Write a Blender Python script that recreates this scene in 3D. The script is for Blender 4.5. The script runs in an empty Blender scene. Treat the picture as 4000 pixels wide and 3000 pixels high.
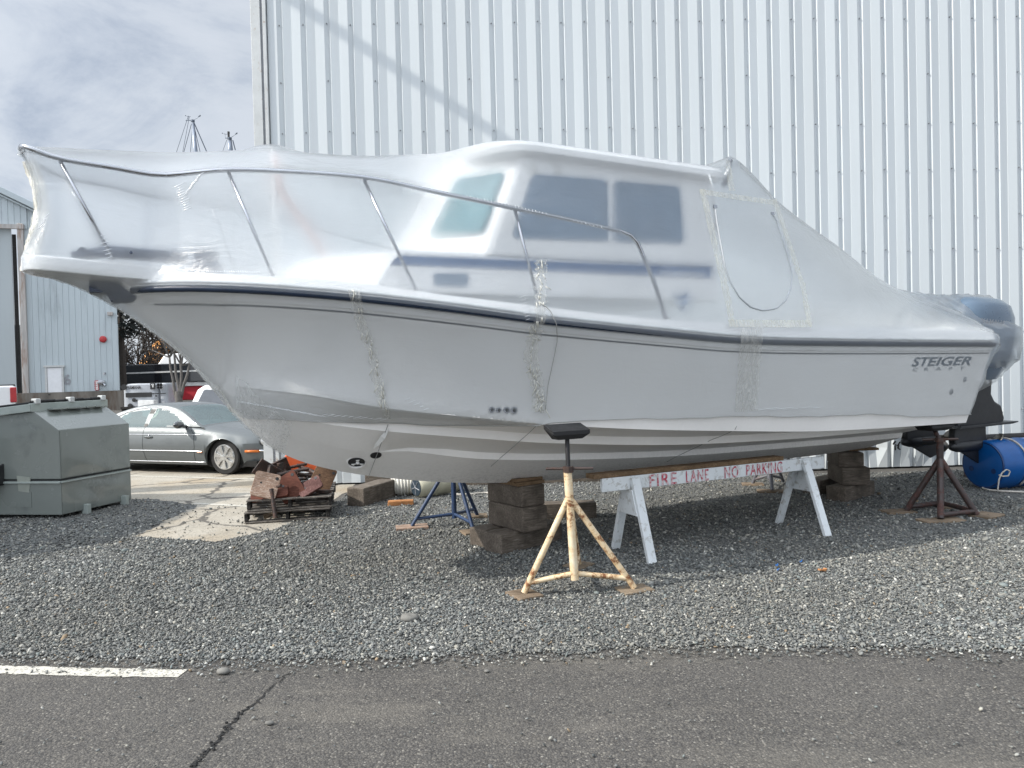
# A boatyard: a cabin boat in shrink wrap on blocks and stands beside a white ribbed metal warehouse.
import bpy, bmesh, math, random
import numpy as np
from mathutils import Vector, Matrix
random.seed(7); RNG = np.random.default_rng(11)
SC = bpy.context.scene; COL = SC.collection
PI = math.pi; rad = math.radians

# ---------------------------------------------------------------- camera calibration (photo measured on a 2212 px wide copy)
S = 4000/2212; FPX = 2900.0; HC = 1.75; PITCH = math.atan(50/FPX); ROLL = .025
FW = np.array([0, math.cos(PITCH), -math.sin(PITCH)]); UP0 = np.array([0, math.sin(PITCH), math.cos(PITCH)]); RT0 = np.array([1., 0, 0])
RT = math.cos(ROLL)*RT0-math.sin(ROLL)*UP0; UPC = math.sin(ROLL)*RT0+math.cos(ROLL)*UP0; CAM = np.array([0, 0, HC])
def ray(x, y): return FW+(x*S-2000)/FPX*RT+(1500-y*S)/FPX*UPC
def gnd(x, y, z=0.0):
    v = ray(x, y); return CAM+v*((z-HC)/v[2])
def onplane(x, y, P0, N):
    v = ray(x, y); N = np.array(N, float); return CAM+v*(np.dot(np.array(P0)-CAM, N)/np.dot(v, N))
def atY(x, y, Y): return onplane(x, y, (0, Y, 0), (0, 1, 0))
BY = rad(27); BE = np.array([math.cos(BY), math.sin(BY), 0]); BN = np.array([math.sin(BY), -math.cos(BY), 0]); BO = np.array([0, 7.3, 0])
def bp(a, u, z): return BO+a*BE+u*BN+np.array([0, 0, z])          # boat frame: a aft, u towards the road, z up
def bpx(x, y, u):
    v = ray(x, y); k = (u-np.dot(CAM-BO, BN))/np.dot(v, BN); P = CAM+k*v; return float(np.dot(P-BO, BE)), float(P[2])

SUN_AZ = rad(16); SUN_EL = rad(38)
SUNL = np.array([math.cos(SUN_AZ)*math.cos(SUN_EL), math.sin(SUN_AZ)*math.cos(SUN_EL), -math.sin(SUN_EL)])

# ---------------------------------------------------------------- mesh helpers
class MB:
    def __init__(s): s.v = []; s.f = []
    def add(s, vs, fs):
        o = len(s.v); s.v += [tuple(map(float, p)) for p in vs]; s.f += [tuple(i+o for i in f) for f in fs]; return s
    def frame(s, c, X, Y, Z):
        X, Y, Z, c = (np.array(t, float) for t in (X, Y, Z, c))
        p = [c+i*X+j*Y+k*Z for k in (-.5, .5) for j in (-.5, .5) for i in (-.5, .5)]
        return s.add(p, [(0, 2, 3, 1), (4, 5, 7, 6), (0, 1, 5, 4), (2, 6, 7, 3), (0, 4, 6, 2), (1, 3, 7, 5)])
    def box(s, c, d, yaw=0, pitch=0, roll=0):
        R = Matrix.Rotation(yaw, 3, 'Z') @ Matrix.Rotation(pitch, 3, 'Y') @ Matrix.Rotation(roll, 3, 'X'); R = np.array(R)
        return s.frame(c, R[:, 0]*d[0], R[:, 1]*d[1], R[:, 2]*d[2])
    def beam(s, p, q, w, h, up=(0, 0, 1)):
        p, q = np.array(p, float), np.array(q, float); d = q-p; L = np.linalg.norm(d); d /= L
        x = np.cross(d, up); x = np.array([1., 0, 0]) if np.linalg.norm(x) < 1e-5 else x; x /= np.linalg.norm(x); y = np.cross(x, d)
        return s.frame((p+q)/2, x*w, d*L, y*h)
    def tube(s, pts, r, n=8, cap=True, closed=False):
        pts = [np.array(p, float) for p in pts]; m = len(pts); rr = r if hasattr(r, '__len__') else [r]*m
        rings = []; prev = None
        for i in range(m):
            a = pts[(i-1) % m] if (i > 0 or closed) else pts[i]; b = pts[(i+1) % m] if (i < m-1 or closed) else pts[i]
            t = b-a; t /= max(np.linalg.norm(t), 1e-9)
            if prev is None:
                x = np.cross(t, (0, 0, 1)); x = np.cross(t, (1, 0, 0)) if np.linalg.norm(x) < 1e-3 else x
            else: x = prev-t*np.dot(prev, t)
            x /= max(np.linalg.norm(x), 1e-9); prev = x; y = np.cross(t, x)
            rings.append([pts[i]+rr[i]*(math.cos(2*PI*k/n)*x+math.sin(2*PI*k/n)*y) for k in range(n)])
        vs = [p for R in rings for p in R]; fs = []
        for i in range(m if closed else m-1):
            for k in range(n):
                j = (i+1) % m; fs.append((i*n+k, i*n+(k+1) % n, j*n+(k+1) % n, j*n+k))
        if cap and not closed: fs += [tuple(range(n))[::-1], tuple((m-1)*n+k for k in range(n))]
        return s.add(vs, fs)
    def lathe(s, p, ax, prof, n=24):
        ax = np.array(ax, float); ax /= np.linalg.norm(ax); x = np.cross(ax, (0, 0, 1))
        if np.linalg.norm(x) < 1e-3: x = np.cross(ax, (0, 1, 0))
        x /= np.linalg.norm(x); y = np.cross(ax, x); p = np.array(p, float); vs = []; m = len(prof)
        for (r, h) in prof: vs += [p+ax*h+max(r, 1e-4)*(math.cos(2*PI*k/n)*x+math.sin(2*PI*k/n)*y) for k in range(n)]
        fs = [(i*n+k, i*n+(k+1) % n, (i+1)*n+(k+1) % n, (i+1)*n+k) for i in range(m-1) for k in range(n)]
        return s.add(vs, fs+[tuple(range(n))[::-1], tuple((m-1)*n+k for k in range(n))])
    def grid(s, rows, closed=False):
        m = len(rows[0]); vs = [p for r in rows for p in r]; fs = []
        for i in range(len(rows)-1):
            for j in range(m if closed else m-1): k = (j+1) % m; fs.append((i*m+j, i*m+k, (i+1)*m+k, (i+1)*m+j))
        return s.add(vs, fs)
    def prism(s, poly, off):
        n = len(poly); off = np.array(off, float); a = [np.array(p, float) for p in poly]
        return s.add(a+[p+off for p in a], [tuple(range(n))[::-1], tuple(range(n, 2*n))]+[(i, (i+1) % n, n+(i+1) % n, n+i) for i in range(n)])
    def poly(s, pts): return s.add(pts, [tuple(range(len(pts)))])

ORG = {}
def build(mb, name, mat, parent=None, smooth=False, bevel=0, autos=None, segs=2):
    me = bpy.data.meshes.new(name); o0 = ORG.get(parent.name, (0, 0, 0)) if parent else (0, 0, 0)
    me.from_pydata([(p[0]-o0[0], p[1]-o0[1], p[2]-o0[2]) for p in mb.v], [], mb.f)
    bm = bmesh.new(); bm.from_mesh(me); bmesh.ops.recalc_face_normals(bm, faces=bm.faces)
    bm.to_mesh(me); bm.free()
    me.materials.append(mat); ob = bpy.data.objects.new(name, me); COL.objects.link(ob)
    if smooth:
        me.polygons.foreach_set('use_smooth', [True]*len(me.polygons))
        if autos: me.set_sharp_from_angle(angle=rad(autos))
    if parent: ob.parent = parent; ORG[ob.name] = o0
    if bevel:
        b = ob.modifiers.new('bevel', 'BEVEL'); b.width = bevel; b.segments = segs; b.limit_method = 'ANGLE'
    return ob
def tag(o, label, cat, group=None):
    o['label'] = label; o['category'] = cat
    if group: o['group'] = group
    return o
def thing(name, loc, label, cat, group=None):
    o = bpy.data.objects.new(name, None); o.location = tuple(map(float, loc)); COL.objects.link(o); o.empty_display_size = .2
    ORG[o.name] = tuple(map(float, loc)); return tag(o, label, cat, group)
def setting(o, kind='structure'): o['kind'] = kind; return o
def text_mb(txt, height, bold=.0, shear=0, spacing=1.0):
    cu = bpy.data.curves.new('lettering', 'FONT'); cu.body = txt; cu.size = 1; cu.offset = bold; cu.shear = shear; cu.space_character = spacing
    to = bpy.data.objects.new('lettering', cu); COL.objects.link(to); bpy.context.view_layer.update()
    me = bpy.data.meshes.new_from_object(to.evaluated_get(bpy.context.evaluated_depsgraph_get()))
    v = np.array([tuple(q.co) for q in me.vertices]); f = [tuple(p.vertices) for p in me.polygons]
    bpy.data.objects.remove(to); bpy.data.meshes.remove(me); bpy.data.curves.remove(cu)
    v -= v.min(0); k = height/v[:, 1].max(); v *= k
    return v, f
def pchip(xs, ys):
    xs = np.array(xs, float); ys = np.array(ys, float); h = np.diff(xs); d = np.diff(ys)/h; m = np.zeros(len(xs)); m[0] = d[0]; m[-1] = d[-1]
    for i in range(1, len(xs)-1):
        if d[i-1]*d[i] > 0: w1 = 2*h[i]+h[i-1]; w2 = h[i]+2*h[i-1]; m[i] = (w1+w2)/(w1/d[i-1]+w2/d[i])
    def f(x):
        x = min(max(x, xs[0]), xs[-1]); i = min(max(int(np.searchsorted(xs, x)-1), 0), len(xs)-2); t = (x-xs[i])/h[i]
        return float((2*t**3-3*t**2+1)*ys[i]+(t**3-2*t**2+t)*h[i]*m[i]+(-2*t**3+3*t**2)*ys[i+1]+(t**3-t**2)*h[i]*m[i+1])
    return f
def tab(*pairs): return pchip([p[0] for p in pairs], [p[1] for p in pairs])
def lerp(a, b, t): return np.array(a, float)*(1-t)+np.array(b, float)*t
def rounded(pts, r, n=5):
    out = []; m = len(pts)
    for i in range(m):
        p = np.array(pts[i], float); a = np.array(pts[i-1], float); b = np.array(pts[(i+1) % m], float)
        la, lb = np.linalg.norm(a-p), np.linalg.norm(b-p); ra = min(r, la*.45, lb*.45); p0 = p+(a-p)/la*ra; p1 = p+(b-p)/lb*ra
        for k in range(n+1): t = k/n; out.append((1-t)**2*p0+2*t*(1-t)*p+t*t*p1)
    return out
def polyline(pts, n):
    pts = [np.array(p, float) for p in pts]; L = [0]
    for a, b in zip(pts, pts[1:]): L.append(L[-1]+np.linalg.norm(b-a))
    out = []
    for t in np.linspace(0, L[-1], n):
        i = min(max(int(np.searchsorted(L, t)-1), 0), len(pts)-2); out.append(lerp(pts[i], pts[i+1], (t-L[i])/max(L[i+1]-L[i], 1e-9)))
    return out

# ---------------------------------------------------------------- materials
def nodes(name):
    m = bpy.data.materials.new(name); m.use_nodes = True; nt = m.node_tree; nt.nodes.clear(); out = nt.nodes.new('ShaderNodeOutputMaterial'); return m, nt, out
class NT:
    def __init__(s, nt): s.nt = nt
    def n(s, t, **kw):
        x = s.nt.nodes.new('ShaderNode'+t)
        for k, v in kw.items():
            if hasattr(x, k) and k not in x.inputs: setattr(x, k, v)
            else: s.set(x.inputs[k], v)
        return x
    def set(s, i, v):
        if isinstance(v, bpy.types.NodeSocket): s.nt.links.new(v, i)
        else:
            if i.type == 'RGBA' and len(v) == 3: v = (*v, 1)
            i.default_value = v
    def pos(s, scale=(1, 1, 1), rot=(0, 0, 0)):
        g = s.n('NewGeometry'); m = s.n('Mapping'); s.set(m.inputs['Vector'], g.outputs['Position']); m.inputs['Scale'].default_value = scale; m.inputs['Rotation'].default_value = rot; return m.outputs['Vector']
    def obj(s, scale=(1, 1, 1)):
        g = s.n('TexCoord'); m = s.n('Mapping'); s.set(m.inputs['Vector'], g.outputs['Object']); m.inputs['Scale'].default_value = scale; return m.outputs['Vector']
    def noise(s, vec, scale, detail=4, rough=.55, dist=0): return s.n('TexNoise', Vector=vec, Scale=scale, Detail=detail, Roughness=rough, Distortion=dist).outputs['Fac']
    def ramp(s, fac, stops, interp='LINEAR'):
        r = s.n('ValToRGB', Fac=fac); cr = r.color_ramp; cr.interpolation = interp
        while len(cr.elements) < len(stops): cr.elements.new(.5)
        for e, (p, c) in zip(cr.elements, stops): e.position = p; e.color = (*c, 1) if hasattr(c, '__len__') else (c, c, c, 1)
        return r.outputs['Color']
    def mix(s, fac, a, b, mode='MIX'):
        m = s.n('Mix', data_type='RGBA', blend_type=mode); s.set(m.inputs[0], fac); s.set(m.inputs[6], a); s.set(m.inputs[7], b); return m.outputs[2]
    def math(s, op, a, b=0.0):
        m = s.n('Math', operation=op); s.set(m.inputs[0], a); s.set(m.inputs[1], b); return m.outputs[0]
    def bump(s, h, strength=.3, dist=.01, normal=None):
        b = s.n('Bump', Strength=strength, Distance=dist, Height=h)
        if normal is not None: s.set(b.inputs['Normal'], normal)
        return b.outputs['Normal']
def M(name, col, rough=.5, metal=0, var=.18, vs=5, stain=None, stain_amt=.5, ss=3, stretch=(1, 1, 1), bump=0, bs=60, bd=.004, coat=0, spec=.5, fine=0, grime=0):
    m, nt, out = nodes(name); k = NT(nt); b = k.n('BsdfPrincipled'); P = k.obj(stretch)
    n1 = k.noise(P, vs, 5); c = k.mix(k.ramp(n1, [(.3, 0.), (.7, 1.)]), tuple(x*(1-var) for x in col), tuple(min(1, x*(1+var*.5)) for x in col))
    if fine: c = k.mix(fine, c, k.ramp(k.noise(P, vs*18, 3), [(.35, tuple(x*.45 for x in col)), (.65, tuple(min(1, x*1.4) for x in col))]))
    if grime:
        z_ = k.n('SeparateXYZ'); k.set(z_.inputs[0], k.pos()); zr = k.ramp(z_.outputs[2], [(.60, 1.), (.80, .25), (1., 0.)]); g_ = k.ramp(k.noise(k.pos((1, 1, 1)), 34, 6, .75), [(.46, 0.), (.60, 1.)]); c = k.mix(k.math('MULTIPLY', k.math('MULTIPLY', g_, zr), grime), c, (.16, .155, .14))
    if stain:
        n2 = k.noise(P, ss, 7, .68, .4); c = k.mix(k.ramp(n2, [(.62-.35*stain_amt, 0.), (.72-.2*stain_amt, 1.)]), c, stain)
    k.set(b.inputs['Base Color'], c); b.inputs['Metallic'].default_value = metal; b.inputs['Specular IOR Level'].default_value = spec
    k.set(b.inputs['Roughness'], k.ramp(k.noise(P, vs*2.3, 4), [(.3, max(.02, rough*.85)), (.7, min(1, rough*1.15))]))
    if coat: b.inputs['Coat Weight'].default_value = coat; b.inputs['Coat Roughness'].default_value = .06
    if bump: k.set(b.inputs['Normal'], k.bump(k.noise(P, bs, 5, .6), bump, bd))
    k.set(out.inputs['Surface'], b.outputs['BSDF']); return m
def M_wood(name, c1, c2, rough=.8, scale=14, axis=0, dark=.5, spec=.2):
    m, nt, out = nodes(name); k = NT(nt); b = k.n('BsdfPrincipled'); st = [5, 5, 5]; st[axis] = .45; P = k.obj(tuple(st))
    g = k.noise(P, scale, 6, .65, 1.2); c = k.ramp(g, [(.28, tuple(x*dark for x in c1)), (.48, c1), (.68, c2)])
    big = k.noise(k.obj(), 3.0, 5, .7); c = k.mix(k.ramp(big, [(.42, 0.), (.62, .75)]), c, tuple(x*.45 for x in c1))
    k.set(b.inputs['Base Color'], c); b.inputs['Roughness'].default_value = rough; b.inputs['Specular IOR Level'].default_value = spec
    k.set(b.inputs['Normal'], k.bump(g, .6, .006)); k.set(out.inputs['Surface'], b.outputs['BSDF']); return m
def M_rusty(name, paint, amt=.5, rust=(.17, .065, .025), rough=.6, halo_col=None):
    m, nt, out = nodes(name); k = NT(nt); b = k.n('BsdfPrincipled'); P = k.pos()
    n = k.noise(P, 9, 8, .72, .5); n2 = k.noise(P, 45, 5, .7); r = k.ramp(n2, [(.3, tuple(x*.45 for x in rust)), (.7, tuple(min(1, x*1.9) for x in rust))])
    f = k.ramp(k.math('ADD', k.math('MULTIPLY', n, .75), k.math('MULTIPLY', n2, .25)), [(.66-.3*amt, 0.), (.70-.24*amt, 1.)])
    halo = k.ramp(n, [(.30, 0.), (.62, .8)]); pc = k.mix(halo, paint, halo_col or tuple(a*.8+c*.25 for a, c in zip(paint, rust)))
    k.set(b.inputs['Base Color'], k.mix(f, pc, r)); k.set(b.inputs['Roughness'], k.mix(f, (rough*.7,)*3, (.9, .9, .9)))
    k.set(b.inputs['Normal'], k.bump(k.math('ADD', f, n2), .35, .003)); k.set(out.inputs['Surface'], b.outputs['BSDF']); return m

def film_material():
    m, nt, out = nodes('shrink_film'); k = NT(nt); P = k.pos()
    wr = k.noise(k.pos((1.2, 1.2, 3.5)), 2.2, 6, .62, 1.4); fine = k.noise(k.pos((9, 9, 2.5), (0, .5, .4)), 4.5, 5, .6, 2.0)
    fold = k.noise(k.pos((7, 2, .8), (.12, 0, -BY)), 3.2, 5, .6, .8); fold2 = k.noise(k.pos((1.2, 2, 9), (0, .45, -BY)), 2.6, 4, .6, 1.2); msk = k.ramp(k.noise(P, 1.7, 4, .6), [(.50, 0.), (.66, 1.)]); msk2 = k.ramp(k.noise(k.pos((1, 1, 1), (1, 2, 0)), 1.5, 4, .6), [(.52, 0.), (.68, 1.)])
    h = k.math('ADD', k.math('ADD', k.math('MULTIPLY', wr, .8), k.math('MULTIPLY', fine, .05)), k.math('ADD', k.math('MULTIPLY', k.math('MULTIPLY', fold, msk), .5), k.math('MULTIPLY', k.math('MULTIPLY', fold2, msk2), .30))); nrm = k.bump(h, .22, .05); nrs = k.bump(h, .035, .05)
    cloud = k.noise(P, 1.3, 4, .6)
    rf = k.n('BsdfRefraction', Color=(.97, .985, .99), Roughness=.78, IOR=1.17, Normal=nrs)
    tr = k.n('BsdfTransparent', Color=(.95, .96, .97))
    tl = k.n('BsdfTranslucent', Color=(.76, .805, .85), Normal=nrm); df = k.n('BsdfDiffuse', Color=(.73, .785, .84), Normal=nrm); gl = k.n('BsdfGlossy', Color=(1, 1, 1), Roughness=.19, Normal=nrm)
    a = k.n('MixShader', Fac=.24); k.set(a.inputs[1], rf.outputs[0]); k.set(a.inputs[2], tr.outputs[0])
    b = k.n('MixShader', Fac=.45); k.set(b.inputs[1], tl.outputs[0]); k.set(b.inputs[2], df.outputs[0])
    c = k.n('MixShader'); k.set(c.inputs[0], k.ramp(cloud, [(.35, .16), (.7, .23)])); k.set(c.inputs[1], a.outputs[0]); k.set(c.inputs[2], b.outputs[0])
    lw = k.n('LayerWeight', Blend=.5); k.set(lw.inputs['Normal'], nrm); d = k.n('MixShader'); k.set(d.inputs[0], k.math('ADD', k.math('MULTIPLY', k.math('POWER', lw.outputs['Facing'], 4.0), .7), .065)); k.set(d.inputs[1], c.outputs[0]); k.set(d.inputs[2], gl.outputs[0])
    k.set(out.inputs['Surface'], d.outputs[0]); return m
def tape_material(name, col=(.72, .70, .58), dens=.6):
    m, nt, out = nodes(name); k = NT(nt); P = k.pos()
    n = k.noise(k.pos((6, 6, 1)), 3.2, 4, .55, 2.4); f = k.ramp(n, [(.34, dens*.45), (.62, min(1, dens*1.3))]); nrm = k.bump(n, .8, .02)
    b = k.n('BsdfPrincipled', Roughness=.3, Normal=nrm); k.set(b.inputs['Base Color'], k.mix(k.ramp(n, [(.3, 0.), (.7, 1.)]), tuple(x*.75 for x in col), col)); tr = k.n('BsdfTransparent')
    mx = k.n('MixShader'); k.set(mx.inputs[0], f); k.set(mx.inputs[1], tr.outputs[0]); k.set(mx.inputs[2], b.outputs[0]); k.set(out.inputs['Surface'], mx.outputs[0]); return m
def gravel_material():
    m, nt, out = nodes('gravel_sheet'); k = NT(nt); P = k.pos((1, 1, .3)); b = k.n('BsdfPrincipled', Roughness=.85)
    Pd = k.n('VectorMath', operation='ADD'); k.set(Pd.inputs[0], P); nz = k.n('TexNoise', Vector=P, Scale=30., Detail=2.); sc = k.n('VectorMath', operation='SCALE'); k.set(sc.inputs[0], nz.outputs['Color']); sc.inputs['Scale'].default_value = .012; k.set(Pd.inputs[1], sc.outputs[0])
    v = k.n('TexVoronoi', Vector=Pd.outputs[0], Scale=62.); v2 = k.n('TexVoronoi', Vector=Pd.outputs[0], Scale=100.)
    hue = k.n('SeparateColor'); k.set(hue.inputs[0], v.outputs['Color'])
    c = k.ramp(hue.outputs[0], [(0., (.076, .080, .080)), (.4, (.138, .144, .142)), (.72, (.20, .205, .20)), (.9, (.275, .272, .248)), (1., (.46, .455, .42))])
    c = k.mix(k.ramp(v.outputs['Distance'], [(.3, 0.), (.8, .7)]), c, (.035, .034, .032))
    big = k.noise(P, .55, 4, .6); c = k.mix(k.ramp(big, [(.35, 0.), (.7, .45)]), c, k.mix(1., c, (.68, .66, .62), 'MULTIPLY'))
    h = k.math('ADD', k.math('SUBTRACT', 1., v.outputs['Distance']), k.math('MULTIPLY', v2.outputs['Distance'], .3))
    k.set(b.inputs['Base Color'], c); k.set(b.inputs['Normal'], k.bump(h, 1., .014)); k.set(out.inputs['Surface'], b.outputs[0]); return m
def stone_material():
    m, nt, out = nodes('gravel_stones'); k = NT(nt); b = k.n('BsdfPrincipled', Roughness=.8); at = k.n('Attribute', attribute_name='Col')
    n = k.noise(k.pos(), 90, 4); k.set(b.inputs['Base Color'], k.mix(k.ramp(n, [(.3, .0), (.7, .35)]), at.outputs['Color'], (.05, .05, .05))); k.set(out.inputs['Surface'], b.outputs[0]); return m
def asphalt_material():
    m, nt, out = nodes('asphalt_surface'); k = NT(nt); P = k.pos((1, 1, .3)); b = k.n('BsdfPrincipled', Roughness=.86)
    v = k.n('TexVoronoi', Vector=P, Scale=95.); hue = k.n('SeparateColor'); k.set(hue.inputs[0], v.outputs['Color']); v3 = k.n('TexVoronoi', Vector=P, Scale=210.); h3 = k.n('SeparateColor'); k.set(h3.inputs[0], v3.outputs['Color'])
    base = k.ramp(k.noise(P, .8, 6, .62), [(.3, (.060, .057, .053)), (.7, (.092, .087, .080))])
    c = k.mix(k.ramp(hue.outputs[0], [(.60, 0.), (.80, .40), (1., .80)]), base, k.ramp(hue.outputs[1], [(0., (.09, .085, .08)), (.6, (.17, .155, .13)), (1., (.34, .32, .28))]))
    c = k.mix(k.ramp(h3.outputs[0], [(.7, 0.), (.9, .6)]), c, (.15, .135, .11)); c = k.mix(k.ramp(v.outputs['Distance'], [(.35, 0.), (.8, .7)]), c, (.018, .017, .017))
    st_ = k.ramp(k.noise(P, .62, 5, .7, .6), [(.58, 0.), (.66, .5)]); c = k.mix(st_, c, k.mix(1., c, (.55, .54, .54), 'MULTIPLY')); ds = k.ramp(k.noise(k.pos((.5, 1.6, .3)), 1.1, 6, .7), [(.52, 0.), (.68, .35)]); c = k.mix(ds, c, (.17, .155, .13))
    k.set(b.inputs['Base Color'], c); h = k.math('ADD', k.math('SUBTRACT', 1., v.outputs['Distance']), k.noise(P, 160, 4)); k.set(b.inputs['Normal'], k.bump(h, .75, .006)); k.set(out.inputs['Surface'], b.outputs[0]); return m
def concrete_material():
    m, nt, out = nodes('worn_concrete'); k = NT(nt); P = k.pos((1, 1, .3)); b = k.n('BsdfPrincipled', Roughness=.9)
    c = k.ramp(k.noise(P, 1.1, 6, .65), [(.3, (.29, .26, .21)), (.55, (.37, .34, .285)), (.75, (.42, .395, .345))]); c = k.mix(k.ramp(k.noise(P, .5, 5), [(.5, 0.), (.68, .65)]), c, (.27, .19, .095))
    sp = k.n('TexVoronoi', Vector=P, Scale=70.); hs = k.n('SeparateColor'); k.set(hs.inputs[0], sp.outputs['Color']); c = k.mix(k.ramp(hs.outputs[0], [(.8, 0.), (.95, .7)]), c, (.09, .085, .075))
    Pd = k.n('VectorMath', operation='ADD'); k.set(Pd.inputs[0], P); nz = k.n('TexNoise', Vector=P, Scale=2.5, Detail=5.); sc = k.n('VectorMath', operation='SCALE'); k.set(sc.inputs[0], nz.outputs['Color']); sc.inputs['Scale'].default_value = .35; k.set(Pd.inputs[1], sc.outputs[0])
    cr = k.n('TexVoronoi', Vector=Pd.outputs[0], Scale=.55, feature='DISTANCE_TO_EDGE'); c = k.mix(k.ramp(cr.outputs['Distance'], [(.0, .85), (.012, .7), (.02, 0.)]), c, (.05, .045, .04))
    k.set(b.inputs['Base Color'], c); k.set(b.inputs['Normal'], k.bump(k.noise(P, 60, 6, .7), .4, .006)); k.set(out.inputs['Surface'], b.outputs[0]); return m
def paint_line_material():
    m, nt, out = nodes('worn_road_paint'); k = NT(nt); b = k.n('BsdfPrincipled', Roughness=.7); P = k.pos(); n = k.noise(P, 55, 6, .75); n2 = k.noise(P, 6, 5)
    k.set(b.inputs['Base Color'], k.mix(k.ramp(n2, [(.4, 0.), (.7, .5)]), (.52, .50, .44), (.38, .36, .31))); tr = k.n('BsdfTransparent'); mx = k.n('MixShader'); k.set(mx.inputs[0], k.ramp(n, [(.36, 0.), (.48, 1.)])); k.set(mx.inputs[1], tr.outputs[0]); k.set(mx.inputs[2], b.outputs[0])
    k.set(b.inputs['Normal'], k.bump(k.noise(P, 120, 4), .5, .004)); k.set(out.inputs['Surface'], mx.outputs[0]); return m
def glass_material(name, col, rough=.04, alpha=.5):
    m, nt, out = nodes(name); k = NT(nt); tr = k.n('BsdfTransparent', Color=col); gl = k.n('BsdfGlossy', Color=(.9, .97, .97), Roughness=rough); fr = k.n('Fresnel', IOR=1.5); df = k.n('BsdfDiffuse', Color=tuple(x*.35 for x in col))
    a = k.n('MixShader', Fac=alpha); k.set(a.inputs[1], tr.outputs[0]); k.set(a.inputs[2], df.outputs[0])
    mx = k.n('MixShader'); k.set(mx.inputs[0], k.math('ADD', fr.outputs[0], .08)); k.set(mx.inputs[1], a.outputs[0]); k.set(mx.inputs[2], gl.outputs[0]); k.set(out.inputs['Surface'], mx.outputs[0]); return m

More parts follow.
